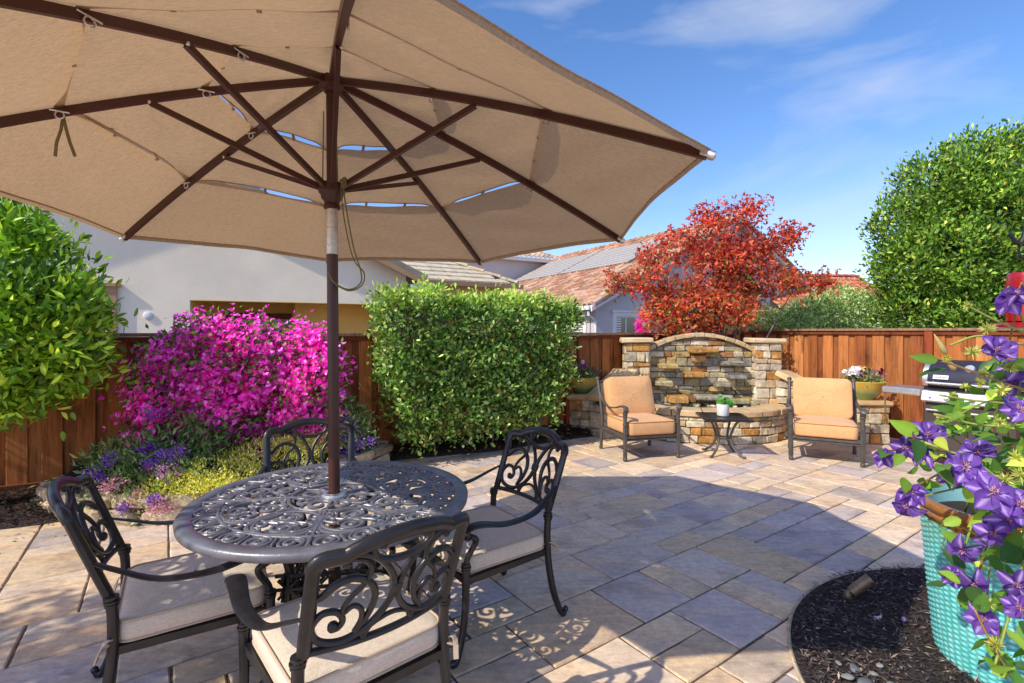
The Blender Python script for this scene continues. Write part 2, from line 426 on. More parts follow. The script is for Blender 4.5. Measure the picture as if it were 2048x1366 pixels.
# --- patio: ashlar of 1x2, 2x2, 2x3 ... modules on a .1945 m grid
PAV = [lin(222, 200, 174), lin(230, 207, 180), lin(212, 194, 178), lin(222, 194, 162), lin(200, 186, 180), lin(228, 202, 168), lin(206, 190, 180)]
def patio():
    s = .1945; r = random.Random(21)
    U = Vector((math.cos(PANG), math.sin(PANG))); V = Vector((math.sin(PANG), -math.cos(PANG)))
    i0, i1, j0, j1 = -22, 66, -62, 38
    occ = set(); m = MB()
    sizes = [(2, 3), (2, 2), (2, 1), (2, 2), (2, 2), (3, 2), (1, 2)]
    g = .005
    for i in range(i0, i1):
        for j in range(j0, j1):
            if (i, j) in occ: continue
            opts = sizes[:]; r.shuffle(opts)
            for (a, b) in opts + [(1, 1)]:
                if all((i + x, j + y) not in occ for x in range(a) for y in range(b)): break
            for x in range(a):
                for y in range(b): occ.add((i + x, j + y))
            u0, u1 = 1.965 + (i - 10) * s + g, 1.965 + (i - 10 + a) * s - g
            v0, v1 = -1.45 + (j - 0) * s + g, -1.45 + (j + b) * s - g
            cu, cv = (u0 + u1) / 2, (v0 + v1) / 2
            c = U * cu + V * cv
            if c.y < -2.2 or c.y > 9.6 or abs(c.x) > 7.5: continue
            if c.y > 6.66 + .575 * c.x + .3 or c.y > 15.98 - 1.74 * c.x + .4: continue
            base = r.choice(PAV); k = r.uniform(.84, 1.12); col = tuple(min(1, q * k) for q in base)
            e = .006
            pts = []
            n = 4
            def edge(p, q):
                for t in range(n):
                    f = t / n; w = r.uniform(-.0022, .0022)
                    pts.append((p[0] + (q[0] - p[0]) * f + w, p[1] + (q[1] - p[1]) * f + w))
            edge((u0, v0), (u1, v0)); edge((u1, v0), (u1, v1)); edge((u1, v1), (u0, v1)); edge((u0, v1), (u0, v0))
            z = r.uniform(-.001, .001)
            N = len(pts)
            def P(q, ins, zz):
                uu = cu + (q[0] - cu) * (1 - ins / max(u1 - u0, .01) * 2); vv = cv + (q[1] - cv) * (1 - ins / max(v1 - v0, .01) * 2)
                w = U * uu + V * vv; return (w.x, w.y, zz)
            top = [P(q, e, z) for q in pts]; mid = [P(q, 0, z - .007) for q in pts]; bot = [P(q, 0, -.028) for q in pts]
            fs = [tuple(range(N))[::-1]]
            for t in range(N):
                t2 = (t + 1) % N
                fs.append((t, t2, N + t2, N + t)); fs.append((N + t, N + t2, 2 * N + t2, 2 * N + t))
            m.add(top + mid + bot, fs, col)
    o = m.build('patio', M['paver'])
    # joint sand sheet just below the stone faces
    j = MB(); j.add([(-9, -2.4, -.008), (9, -2.4, -.008), (9, 11, -.008), (-9, 11, -.008)], [(0, 1, 2, 3)])
    struct(j.build('joint_sand', M['joint']))
    return struct(o)
patio()

def mulch_bed(poly, name, h=.1, rows=10, seed=3, lip=.018):
    """mounded bark surface: a polygon given as (front edge list, back edge list) of equal length"""
    F, Bk = poly; m = MB(); P = []
    for i in range(len(F)):
        row = []
        for k in range(rows + 1):
            t = k / rows; x = F[i][0] + (Bk[i][0] - F[i][0]) * t; y = F[i][1] + (Bk[i][1] - F[i][1]) * t
            z = lip + h * (1 - (1 - t) ** 2) + .018 * mnoise.noise(Vector((x * 5, y * 5, seed)))
            if k == 0: z = -.01
            row.append((x, y, max(z, .004) if k else z))
        P.append(row)
    m.grid(P); return struct(m.build(name, M['mulch'], smooth=True))
def dense(pts, n=10): return [tuple(p) for p in cr(pts, n)]
def chips(name, pts, n, size=(.02, .05), wid=(.004, .010), cols=None, zf=None):
    """loose bark chips over an area: pts is a list of xyz"""
    P = np.array(pts); i = rng.integers(0, len(P), n); p = P[i] + rng.normal(0, .035, (n, 3)) * np.array([1, 1, 0])
    if zf is not None: p[:, 2] = np.array([zf(a, b) for a, b in p[:, :2]])
    p[:, 2] += rng.uniform(.0, .014, n)
    d = rng.normal(size=(n, 3)); d[:, 2] *= .22
    nn = rng.normal(size=(n, 3)) * .45 + np.array([0, 0, 1])
    cols = cols or [lin(64, 46, 38), lin(40, 30, 27), lin(86, 64, 50), lin(52, 40, 40), lin(28, 22, 22)]
    o = leafmesh(name, p, d, nn, rng.uniform(*size, n), rng.uniform(*wid, n), palette(n, cols, .25), M['chip'], fold=.1, droop=.0, wide_at=.5)
    o['kind'] = 'stuff'; return o

# beds along the left fence
bedF = dense([(-4.9, 3.25), (-3.73, 3.62), (-3.2, 3.95), (-2.4, 4.6), (-1.41, 5.5), (-.725, 5.82), (-.235, 6.0), (.3, 6.35), (.86, 6.72), (1.3, 6.95)])
bedB = [(-5.6 + 6.9 * i / (len(bedF) - 1), 6.667 + .575 * (-5.6 + 6.9 * i / (len(bedF) - 1)) + .05) for i in range(len(bedF))]
mulch_bed((bedF, bedB), 'fence_bed', .10)
bp = []
for (f, b) in zip(bedF, bedB):
    for k in range(1, 14):
        t = k / 14; bp.append((f[0] + (b[0] - f[0]) * t, f[1] + (b[1] - f[1]) * t, .028 + .1 * (1 - (1 - t) ** 2)))
bpv = [p for p in bp if -1.6 < p[0] < 1.3] + [p for p in bp if p[0] < -3.2]
chips('bark_mulch', bpv, 9000, (.02, .06), (.006, .016), [lin(66, 46, 36), lin(38, 28, 25), lin(92, 66, 46), lin(48, 36, 32), lin(26, 20, 20)])
# fallen leaves on that bed
q = np.array([bpv[i] for i in rng.integers(0, len(bpv), 170)]); q[:, :2] += rng.normal(0, .06, (170, 2)); q[:, 2] += .02
leafmesh('leaf_litter', q, rng.normal(size=(170, 3)) * np.array([1, 1, .2]), rng.normal(size=(170, 3)) * .4 + np.array([0, 0, 1]), rng.uniform(.05, .085, 170), rng.uniform(.025, .04, 170),
         palette(170, [lin(150, 110, 60), lin(128, 84, 48), lin(170, 140, 80), lin(96, 70, 44), lin(150, 150, 70)], .2), M['leaf'], kind='stuff')

# round bed at the right, with its edging, chips and pebbles
RC, RR = (2.45, 1.75), 1.285
m = MB(); ring = []
for i in range(97):
    a = 2 * PI * i / 96; ring.append((RC[0] + RR * math.cos(a), RC[1] + RR * math.sin(a)))
P = []
for k in range(12):
    rad = RR * (1 - k / 11.0); row = []
    for i in range(97):
        a = 2 * PI * i / 96; x, y = RC[0] + rad * math.cos(a), RC[1] + rad * math.sin(a)
        row.append((x, y, .006 + (.022 * min(1, k / 3)) + .008 * mnoise.noise(Vector((x * 7, y * 7, 2))) * min(1, k)))
    P.append(row)
m.grid(P, flip=True); struct(m.build('round_bed', M['mulch'], smooth=True))
m = MB(); m.tube([(x, y, .004) for x, y in ring], .009, 6, flat=1.0, cap=False); struct(m.build('bed_edging', mat('edging', lin(196, 176, 150), .85, noise=(20, .7, 1.2))))
an = rng.uniform(0, 2 * PI, 9000); rd = RR * .985 * np.sqrt(rng.random(9000))
pts = np.stack([RC[0] + rd * np.cos(an), RC[1] + rd * np.sin(an), np.full(9000, .028)], 1)
vis = pts[(pts[:, 1] > .9)]
i = rng.integers(0, len(vis), 26000); pp = vis[i] + rng.normal(0, .012, (26000, 3)) * np.array([1, 1, 0]); pp[:, 2] += rng.uniform(-.004, .014, 26000)
keep = np.hypot(pp[:, 0] - RC[0], pp[:, 1] - RC[1]) < RR - .02; pp = pp[keep]; n = len(pp)
dd = rng.normal(size=(n, 3)); dd[:, 2] *= .2
o = leafmesh('bark_mulch', pp, dd, rng.normal(size=(n, 3)) * .45 + np.array([0, 0, 1]), rng.uniform(.016, .045, n), rng.uniform(.004, .009, n),
             palette(n, [lin(96, 84, 82), lin(62, 54, 57), lin(124, 108, 98), lin(80, 70, 73), lin(44, 38, 41), lin(160, 142, 126)], .25, [.26, .24, .12, .2, .13, .05]), M['chip'], fold=.12, droop=0, wide_at=.5, kind='stuff')

def pebble(loc, r, col, k):
    m = MB(); m.cur = col; m.ball((0, 0, 0), r, 14, (1, .68, .34)); 
    m.v = [tuple(Vector(p) * (1 + .4 * mnoise.noise(Vector(p) * 34 + Vector((k, 0, 0))))) for p in m.v]
    return m.build('pebble', M['pebble'], smooth=True, loc=loc, rotz=k * 1.3)
pk = [(1.375, 2.03, .021, (150, 150, 152)), (1.44, 2.08, .024, (128, 130, 134)), (1.50, 2.05, .016, (165, 160, 154)), (1.42, 1.99, .027, (120, 122, 128)), (1.53, 1.98, .019, (140, 140, 142)),
      (1.56, 2.10, .014, (170, 168, 164)), (1.40, 2.12, .013, (156, 150, 146)), (1.48, 1.96, .022, (132, 132, 140))]
kindw = ['pale grey flattish', 'mid grey rounded', 'small beige grey', 'largest dark grey', 'smooth plain grey', 'tiny whitish', 'smallest warm grey', 'bluish grey']
for k, (x, y, r, c) in enumerate(pk):
    tag(pebble((x, y, .030 + r * .3), r * 1.25, tuple(v * .7 for v in lin(*c)), k), kindw[k] + ' pebble lying on the sunlit bark at the bottom edge', 'pebble', 'grey pebbles on the round bark bed')
# fallen petals on the dark bark
for k, (x, y, c, lb) in enumerate([(1.79, 2.42, (214, 208, 226), 'pale curled fallen petal lying on dark bark left of the others'), (1.90, 2.40, (150, 130, 200), 'violet and white fallen petal curled up on dark bark'), (1.86, 2.87, (206, 200, 215), 'pale fallen petal behind the small spotlight')]):
    m = MB(); m.cur = lin(*c)
    m.grid([[(a * .018, b * .011 * (1 - a * a * .7), .012 * a * a + .008 * b * b) for b in (-1, -.5, 0, .5, 1)] for a in (-1, -.5, 0, .5, 1)])
    tag(m.build('fallen_petal', M['petal'], smooth=True, loc=(x, y, .045), rotz=k * 1.1), lb, 'petal', 'petals fallen on the bark')

# ------------------------------------------------------------------ fences
CED = [lin(188, 118, 66), lin(176, 107, 57), lin(198, 130, 76), lin(162, 95, 51), lin(184, 112, 58), lin(152, 86, 47)]
def fence(name, label, p0, p1, h, zb, seed, dark=0.0, posts=()):
    r = random.Random(seed)
    p0 = Vector((*p0, 0)); p1 = Vector((*p1, 0)); d = p1 - p0; Ln = d.length; ang = math.atan2(d.y, d.x)
    t = thing(name, label, 'fence', p0, ang)
    m = MB(); x = 0; k = 0
    while x < Ln:
        front = k % 2 == 0
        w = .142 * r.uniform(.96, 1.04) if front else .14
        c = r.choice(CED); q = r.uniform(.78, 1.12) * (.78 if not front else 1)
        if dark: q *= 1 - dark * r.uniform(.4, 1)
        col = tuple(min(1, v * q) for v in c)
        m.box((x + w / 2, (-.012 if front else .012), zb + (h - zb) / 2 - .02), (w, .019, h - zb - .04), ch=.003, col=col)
        x += .112 * r.uniform(.97, 1.03); k += 1
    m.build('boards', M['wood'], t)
    m = MB(); m.cur = lin(150, 116, 90)
    m.box((Ln / 2, 0, h - .017), (Ln + .06, .145, .034), ch=.004); m.build('cap_rail', M['wood'], t)
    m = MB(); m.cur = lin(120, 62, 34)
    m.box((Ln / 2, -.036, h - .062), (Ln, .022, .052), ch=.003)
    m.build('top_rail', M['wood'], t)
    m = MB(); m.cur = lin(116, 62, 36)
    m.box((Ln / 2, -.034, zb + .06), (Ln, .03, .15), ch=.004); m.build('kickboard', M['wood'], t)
    for px in posts:
        m = MB(); m.cur = lin(150, 72, 42); m.box((px, -.04, (h - .04 + zb) / 2), (.09, .06, h - zb - .045), ch=.004); m.build('post', M['wood'], t)
    return t
FL = lambda x: (x, 6.667 + .575 * x)
corner = (4.02, 8.98)
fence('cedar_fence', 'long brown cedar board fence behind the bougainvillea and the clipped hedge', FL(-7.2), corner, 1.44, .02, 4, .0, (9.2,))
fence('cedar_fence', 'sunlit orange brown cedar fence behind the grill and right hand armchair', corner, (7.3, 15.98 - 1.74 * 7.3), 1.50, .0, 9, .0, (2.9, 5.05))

# dry bits blown along the joints and the bed edge
n = 130; i_ = rng.integers(0, len(bedF) - 1, n); bf = np.array(bedF)[i_] + rng.normal(0, .10, (n, 2)) + np.abs(rng.normal(0, .22, (n, 1))) * np.array([[.45, -.8]])
leafmesh('leaf_litter', np.column_stack([bf, np.full(n, .004)]), rng.normal(size=(n, 3)) * np.array([1, 1, .12]), rng.normal(size=(n, 3)) * .25 + np.array([0, 0, 1]), rng.uniform(.015, .045, n), rng.uniform(.008, .018, n),
         palette(n, [lin(120, 84, 48), lin(96, 66, 40), lin(150, 116, 70), lin(110, 100, 50)], .2), M['leaf'], kind='stuff')
# ================================================================== STONE FOUNTAIN
ST = [lin(222, 212, 194), lin(206, 196, 178), lin(228, 216, 190), lin(192, 186, 178), lin(212, 178, 130), lin(200, 150, 90), lin(176, 168, 158), lin(234, 226, 206), lin(196, 172, 144), lin(216, 206, 190)]
WET = [lin(190, 176, 134), lin(172, 162, 142), lin(202, 174, 114), lin(160, 148, 130), lin(206, 152, 84), lin(146, 140, 130), lin(196, 184, 146), lin(176, 124, 74)]
def ashlar(m, x0, x1, z0, z1, y, depth, r, pal, topf=None, rows=(.075, .125), wid=(.1, .24), xf=None, bump=.018):
    """rows of rough blocks, front face about y; xf maps (x,y)->(x,y,ang)"""
    z = z0
    while z < z1 - .02:
        h = min(r.uniform(*rows), z1 - z)
        if z1 - z - h < .045: h = z1 - z
        x = x0 
        while x < x1 - .01:
            w = r.uniform(*wid)
            if x1 - x - w < wid[0] * .7: w = x1 - x
            top = z + h
            if topf: top = min(top, topf(x + .01), topf(x + w - .01))
            if top - z > .02:
                c = r.choice(pal); k = r.uniform(.78, 1.12); col = tuple(min(1, q * k) for q in c)
                pr = r.uniform(0, bump)
                cx, cy, a = (x + w / 2, y + depth / 2 - pr, 0)
                if xf: cx, cy, a = xf(cx, cy)
                m.box((cx, cy, (z + top) / 2), (w - .007, depth, top - z - .008), a, ch=.012, col=col, jit=.008)
            x += w
        z += h
WET = [tuple(v * .78 for v in c) for c in WET]
ST = [(c[0] * .9, c[1] * .84, c[2] * .74) for c in ST]
r = random.Random(5)
FA = -math.atan2(.11, .994)
fo = thing('stone_fountain', 'arched stacked stone wall fountain with curved basin, pillars and end pedestals', 'fountain', (2.72, 7.0, 0), FA)
arch = lambda x: 1.385 - .215 * (abs(x) / .74) ** 2.0
# back wall
m = MB(); m.cur = (1, 1, 1)
m.grid([[(x, .30, .05), (x, .30, arch(x) - .02), (x, .50, arch(x) - .02), (x, .50, .05)] for x in np.linspace(-.76, .76, 17)])
m.build('wall_core', M['mortar'], fo)
m = MB()
ashlar(m, -.74, .74, .30, 1.40, .265, .10, r, WET[:4] + WET[5:8] + WET[:3] + ST[:2], arch, (.055, .135), (.09, .27))
m.build('back_wall', M['wetstone'], fo)
# ledge stones the water steps down
LED = [(.03, 1.19, .38, .085, 4), (-.47, .955, .27, .07, 2), (-.10, .83, .28, .085, 4), (.28, .70, .21, .075, 3), (.42, 1.00, .30, .06, 1), (.47, .81, .24, .06, 5), (-.53, .70, .24, .07, 6),
       (-.34, .48, .28, .10, 4), (.16, .51, .50, .07, 1), (.48, .47, .29, .075, 0), (-.02, 1.06, .2, .1, 4), (.22, .62, .2, .07, 2)]
for (x, z, w_, h_, ci) in LED:
    m = MB(); c = WET[ci]; kq = r.uniform(.9, 1.15); m.cur = tuple(min(1, v * kq) for v in c)
    dp = r.uniform(.22, .30) if w_ > .2 else .15
    m.box((0, 0, 0), (w_, dp, h_), ch=.016, jit=.009)
    m.build('ledge_stone', M['wetstone'], fo, loc=(x, .262 - dp / 2 + .05, z))
# arch coping
m = MB(); N = 11; xs = np.linspace(-.77, .77, N + 1)
for a, b in zip(xs[:-1], xs[1:]):
    za, zb = arch(a), arch(b); ang = math.atan2(zb - za, b - a); Ln = math.hypot(b - a, zb - za)
    k = r.uniform(.85, 1.1); m.box(((a + b) / 2, .36, (za + zb) / 2 + .024), (Ln - .004, .31, .062), Matrix.Rotation(-ang, 3, 'Y'), ch=.01, col=tuple(min(1, v * k) for v in lin(198, 172, 132)), jit=.004)
m.build('arch_coping', M['cap'], fo)
# pillars
for s in (-1, 1):
    x = s * .91; m = MB(); m.cur = (1, 1, 1)
    m.box((0, 0, .64), (.30, .30, 1.28)); core = m.build('pillar', M['mortar'], fo, loc=(x, .28, 0))
    m = MB()
    ashlar(m, -.175, .175, .0, 1.29, -.175, .09, r, ST, None, (.07, .16), (.09, .22))
    for sd_ in (-1, 1):
        ashlar(m, -.165, .165, .0, 1.29, -.175, .09, r, ST, None, (.085, .15), (.12, .2), xf=lambda X, Y, q=sd_: (-Y * q, X * .94, q * PI / 2))
    m.build('stone_facing', M['stone'], core)
    m = MB(); m.cur = lin(206, 182, 146); m.box((0, 0, 1.328), (.45, .45, .068), ch=.014, jit=.008); m.build('pillar_cap', M['cap'], core)
# basin
ell = lambda a, rx=1.12, ry=.80: (rx * math.cos(a), .16 - ry * math.sin(a))
m = MB(); m.cur = (1, 1, 1)
angs = np.linspace(0.0, PI, 41)
m.grid([[(*ell(a, 1.08, .76), .0), (*ell(a, 1.08, .76), .36), (*ell(a, .82, .54), .36), (*ell(a, .82, .54), .0)] for a in angs])
bw = m.build('basin', M['mortar'], fo)
m = MB()
arc = [ell(a) for a in np.linspace(0, PI, 200)]; cum = [0]
for p, q in zip(arc[:-1], arc[1:]): cum.append(cum[-1] + math.dist(p, q))
tot = cum[-1]
def onarc(X, Y):
    s = (X + .5) * tot if False else X
    s = min(max(s, 0), tot - 1e-4); i = int(np.searchsorted(cum, s)) ; i = max(1, min(i, 199))
    f = (s - cum[i - 1]) / (cum[i] - cum[i - 1]); p, q = arc[i - 1], arc[i]
    tx, ty = q[0] - p[0], q[1] - p[1]; L_ = math.hypot(tx, ty)
    nx, ny = ty / L_, -tx / L_
    if ny > 0: nx, ny = -nx, -ny
    return (p[0] + tx * f - nx * Y, p[1] + ty * f - ny * Y, math.atan2(ty, tx))
ashlar(m, 0.0, tot, .0, .355, .0, .075, r, ST, None, (.085, .15), (.10, .26), xf=onarc, bump=.012)
m.build('stone_facing', M['stone'], bw)
m = MB(); N = 9; aa = np.linspace(.02, PI - .02, N + 1)
for a, b in zip(aa[:-1], aa[1:]):
    k = r.uniform(.86, 1.08); m.cur = tuple(min(1, v * k) for v in lin(206, 176, 134)); sub = np.linspace(a + .008, b - .008, 5)
    j = lambda: r.uniform(-.008, .008)
    O = [ell(t, 1.155 + j(), .835 + j()) for t in sub]; I_ = [ell(t, .80 + j(), .50 + j()) for t in sub]
    z0, z1 = .358, .432
    m.grid([[(o[0] * .995, o[1], z0), (*o, z0 + .02), (*o, z1 - .014), (o[0] * .99, o[1] * .99 + .002, z1), (*i, z1), (*i, z0)] for o, i in zip(O, I_)])
    for t, (o, i) in ((0, (O[0], I_[0])), (1, (O[-1], I_[-1]))):
        m.add([(*o, z0), (*o, z1), (*i, z1), (*i, z0)], [(0, 1, 2, 3)])
m.build('basin_cap', M['cap'], bw)
m = MB(); m.add([(*ell(a, .84, .56), .385) for a in np.linspace(0, PI, 25)] + [(-.75, .30, .385), (.75, .30, .385)][::1], [tuple(range(25)) + (25, 26)]); m.build('basin_water', M['water'], bw)
m = MB()
for i in range(90):
    x = r.uniform(-.7, .7); y = r.uniform(.02, .24); m.ball((x, y, .392), r.uniform(.018, .04), 7, (1, .8, .6), tuple(v * r.uniform(.6, 1.1) for v in r.choice(ST + WET)))
m.build('river_stones', M['pebble'], bw, smooth=True)['kind'] = 'stuff'
# wings, low seat walls and end pedestals
for s in (-1, 1):
    m = MB(); m.cur = (1, 1, 1)
    x0, y0, x1, y1 = 1.07 * s, .16, (1.70 if s > 0 else 1.5) * s, -.34
    d = Vector((x1 - x0, y1 - y0, 0)); a = math.atan2(d.y, d.x); Ln = d.length
    m.box(((x0 * .53 + x1 * .47), (y0 * .53 + y1 * .47), .22), (Ln * .86, .16, .44), a); wg = m.build('wing_wall', M['mortar'], fo)
    m = MB()
    tf = lambda u: .84 - .34 * (u / Ln)
    R2 = Matrix.Rotation(a, 3, 'Z')
    sgn = -1 if s > 0 else 1
    def xf(X, Y, x0=x0, y0=y0, s=s, a=a):
        if s > 0: p = R2 @ Vector((X, Y, 0))
        else: p = R2 @ Vector((X, -Y, 0))
        return (x0 + p.x, y0 + p.y, a)
    ashlar(m, 0, Ln, 0, .9, -.15, .15, r, ST, tf, (.085, .14), (.1, .2), xf=xf)
    zz = 0
    while zz < .42:
        hh = r.uniform(.09, .14); c = r.choice(ST); m.box((x1 - d.x * .06, y1 - d.y * .06, zz + hh / 2), (.10, .29, hh - .008), a, ch=.012, col=c, jit=.007); zz += hh
    m.build('stone_facing', M['stone'], wg)
    m = MB(); m.cur = lin(222, 188, 138)
    sl = math.atan2(.36, Ln); p = Vector(((x0 + x1) / 2, (y0 + y1) / 2 - .02, .70))
    m.box(p, (math.hypot(Ln, .36), .42, .08), R2 @ Matrix.Rotation(sl, 3, 'Y'), ch=.014, jit=.007); m.build('wing_cap', M['cap'], wg)
    x, yc = (2.0, -.20) if s > 0 else (-1.70, .02)
    m = MB(); m.cur = (1, 1, 1); m.box((0, 0, .245), (.34, .34, .49)); pd = m.build('pedestal', M['mortar'], fo, loc=(x, yc, 0))
    m = MB()
    ashlar(m, -.195, .195, 0, .495, -.195, .09, r, ST, None, (.09, .15), (.12, .2))
    for sd_ in (-1, 1):
        ashlar(m, -.185, .185, 0, .495, -.195, .09, r, ST, None, (.09, .15), (.12, .2), xf=lambda X, Y, q=sd_: (-Y * q, X * .94, q * PI / 2))
    m.build('stone_facing', M['stone'], pd)
    m = MB(); m.cur = lin(210, 172, 122); m.box((0, 0, .527), (.46, .46, .066), ch=.014, jit=.007); m.build('pedestal_cap', M['cap'], pd)

# ------------------------------------------------------------------ glazed bowls and their flowers
def bowl_mat():
    t = NT('gold_green_glaze'); b = t.n('BsdfPrincipled', Roughness=.22); b.inputs['Coat Weight'].default_value = .5
    tc = t.n('TexCoord'); sp = t.n('SeparateXYZ'); t.l(tc.outputs['Object'], sp.inputs[0])
    nz = t.noise(t.coord('Object', (9, 9, 2)), 2, 4); ad = t.n('MapRange'); ad.inputs['From Max'].default_value = .24; t.l(sp.outputs[2], ad.inputs[0])
    mu = t.n('Math', operation='MULTIPLY_ADD'); mu.inputs[1].default_value = .35; t.l(nz, mu.inputs[0]); t.l(ad.outputs[0], mu.inputs[2])
    c = t.ramp(mu.outputs[0], [(.15, lin(96, 116, 62)), (.45, lin(120, 136, 66)), (.62, lin(152, 164, 120)), (.8, lin(196, 158, 58)), (1.1 if False else 1.0, lin(206, 170, 74))])
    t.l(c, b.inputs['Base Color']); t.l(b.outputs[0], t.out.inputs[0]); return t.m
M['bowl'] = bowl_mat()
F2W = lambda x, y: (2.72 + x * .994 + y * .11, 7.0 - x * .11 + y * .994)
def bowl(x, y, label):
    wx, wy = F2W(x, y); t = thing('planter_bowl', label, 'planter', (wx, wy, .562), 0, 'glazed bowls on the fountain pedestals')
    m = MB(); m.lathe([(.09, 0), (.115, .0), (.12, .02), (.175, .08), (.22, .16), (.238, .222), (.245, .232), (.236, .24), (.222, .226), (.2, .19)], 36); m.build('bowl', M['bowl'], t, auto=50)
    m = MB(); m.lathe([(.205, .195), (.001, .205)], 24); m.build('soil', M['soil'], t); return wx, wy
def flat_flower(n, P, col1, size, name, parent):
    """small five-petal heads as leaf fans"""
    k = 5; Pp = np.repeat(P, k, 0); up = unit(rng.normal(size=(n, 3)) * .5 + np.array([-.3, -.6, .6])); a = unit(np.cross(up, np.array([[.3, 1, .2]]))); b = np.cross(up, a)
    th = (np.arange(k) * 2 * PI / k)[None, :] + rng.random((n, 1)) * 6
    D = (a[:, None, :] * np.cos(th)[..., None] + b[:, None, :] * np.sin(th)[..., None]).reshape(-1, 3); Nn = np.repeat(up, k, 0)
    return leafmesh(name, Pp, D + Nn * .15, Nn, size, size * .95, palette(n * k, col1, .12), M['petal'], parent, .1, .1, wide_at=.62)
def bowl_plant(wx, wy, label, heads, seed, zbase=.562):
    t = thing('bowl_flowers', label, 'plant', (wx, wy, zbase + .2))
    P, O, tn = clumped(60, 14, [((0, 0, .05), (.2, .2, .09))], .03); O = unit(O + np.array([0, 0, .6]) + rng.normal(0, .5, P.shape))
    C = palette(len(P), [lin(96, 112, 62), lin(120, 132, 84), lin(70, 92, 44), lin(134, 140, 100)], .2)
    leafmesh('foliage', P, O, rng.normal(size=P.shape), rng.uniform(.03, .06, len(P)), rng.uniform(.012, .024, len(P)), C, M['leaf'], t)
    for (c, rad, n, cols, sz) in heads:
        Q = np.array(c) + rng.normal(0, 1, (n, 3)) * np.array(rad); flat_flower(n, Q, cols, sz, 'blossom', t)
WH = [lin(236, 234, 228), lin(250, 246, 240)]; PU = [lin(120, 60, 110), lin(150, 92, 140), lin(96, 40, 84)]; DK = [lin(86, 24, 50), lin(110, 40, 70)]; PK = [lin(190, 130, 170), lin(160, 90, 140)]
a = bowl(-1.70, .02, 'gold and green glazed bowl on the left pedestal beside the hedge')
bowl_plant(*a, 'mauve and white flowers growing in the bowl left of the fountain', [((-.02, -.02, .16), (.07, .05, .035), 60, PU + PK, .017), ((.0, 0, .25), (.016, .01, .012), 8, WH, .022), ((-.12, -.05, .12), (.04, .04, .03), 16, PK, .014), ((.17, 0, .14), (.03, .03, .03), 14, PU, .015)], 1)
a = bowl(2.0, -.20, 'gold and green glazed bowl on the right pedestal near the grill')
bowl_plant(*a, 'white geraniums with dark purple flowers in the bowl beside the grill', [((-.21, -.05, .16), (.05, .04, .03), 46, WH, .024), ((-.12, -.02, .2), (.03, .03, .02), 22, WH, .024), ((-.03, 0, .14), (.05, .05, .03), 40, PU + PK, .018), ((.03, 0, .17), (.05, .04, .02), 22, DK, .02), ((.22, 0, .16), (.02, .02, .02), 12, DK, .022), ((.12, -.03, .11), (.05, .05, .03), 22, PK, .016), ((-.05, 0, .2), (.03, .02, .02), 10, [lin(214, 196, 110)], .018)], 2)

# small white pot with succulent on the side table is added with the table
# ================================================================== UMBRELLA
UB = Vector((-.762, 2.15, 0)); HUB = Vector((-.83, 2.27, 2.615)); axis = (HUB - Vector((-.79, 2.2, .73))).normalized()
UB = Vector((-.79, 2.2, 0)) + axis * (-.73 / axis.z); UB.z = 0
TIPS = [Vector(t) for t in ((-.255, .83, 2.09), (.669, 1.672, 2.056), (.630, 2.849, 1.985), (-.2295, 3.665, 1.965), (-1.355, 3.644, 1.976), (-2.195, 2.797, 1.987), (-2.176, 1.621, 2.051), (-1.329, .804, 2.0905))]
um = thing('patio_umbrella', 'large tan market umbrella with eight dark brown ribs and vented canopy over the round table', 'umbrella', UB)
loc = lambda p: Vector(p) - UB
onax = lambda z: UB + axis * (z / axis.z)
def ribp(i, t):
    h = HUB; p = h.lerp(TIPS[i % 8], t); return p + Vector((0, 0, .035 * math.sin(PI * t) ** .9))
m = MB(); m.tube([loc(onax(z)) for z in (.03, .6, 1.2, 1.83)], .0245, 20); m.build('pole', M['brown_metal'], um, auto=40)
m = MB(); m.tube([loc(onax(z)) for z in (1.80, 1.825)], .0262, 20); m.tube([loc(onax(z)) for z in (1.825, 1.915, 1.916, 1.922, 1.923, 2.005)], [.0262, .0262, .0235, .0235, .0262, .0262], 20); 
for a in (.3, 2.2): m.ball(loc(onax(1.84)) + Vector((math.cos(a + 4) * .026, math.sin(a + 4) * .026, 0)), .004, 6)
m.build('steel_sleeve', M['steel'], um, auto=40)
m = MB(); m.tube([loc(onax(z)) for z in (2.0, 2.3, 2.62)], .0225, 18); m.build('upper_pole', M['brown_metal'], um, auto=40)
m = MB(); m.tube([loc(onax(z)) for z in (2.005, 2.012, 2.022, 2.03, 2.045, 2.055, 2.075, 2.082, 2.12, 2.125)], [.03, .037, .037, .032, .036, .046, .05, .058, .058, .035], 20); m.build('runner', M['brown_metal'], um, auto=40)
m = MB(); m.tube([loc(onax(z)) for z in (2.545, 2.56, 2.57, 2.625, 2.63)], [.03, .036, .058, .058, .03], 20); m.build('hub', M['brown_metal'], um, auto=40)
m = MB(); m.lathe([(.001, .001), (.24, .001), (.25, .02), (.23, .05), (.06, .075), (.04, .09), (.04, .2), (.03, .2)], 32); m.build('base_plate', M['alum'], um, auto=40)
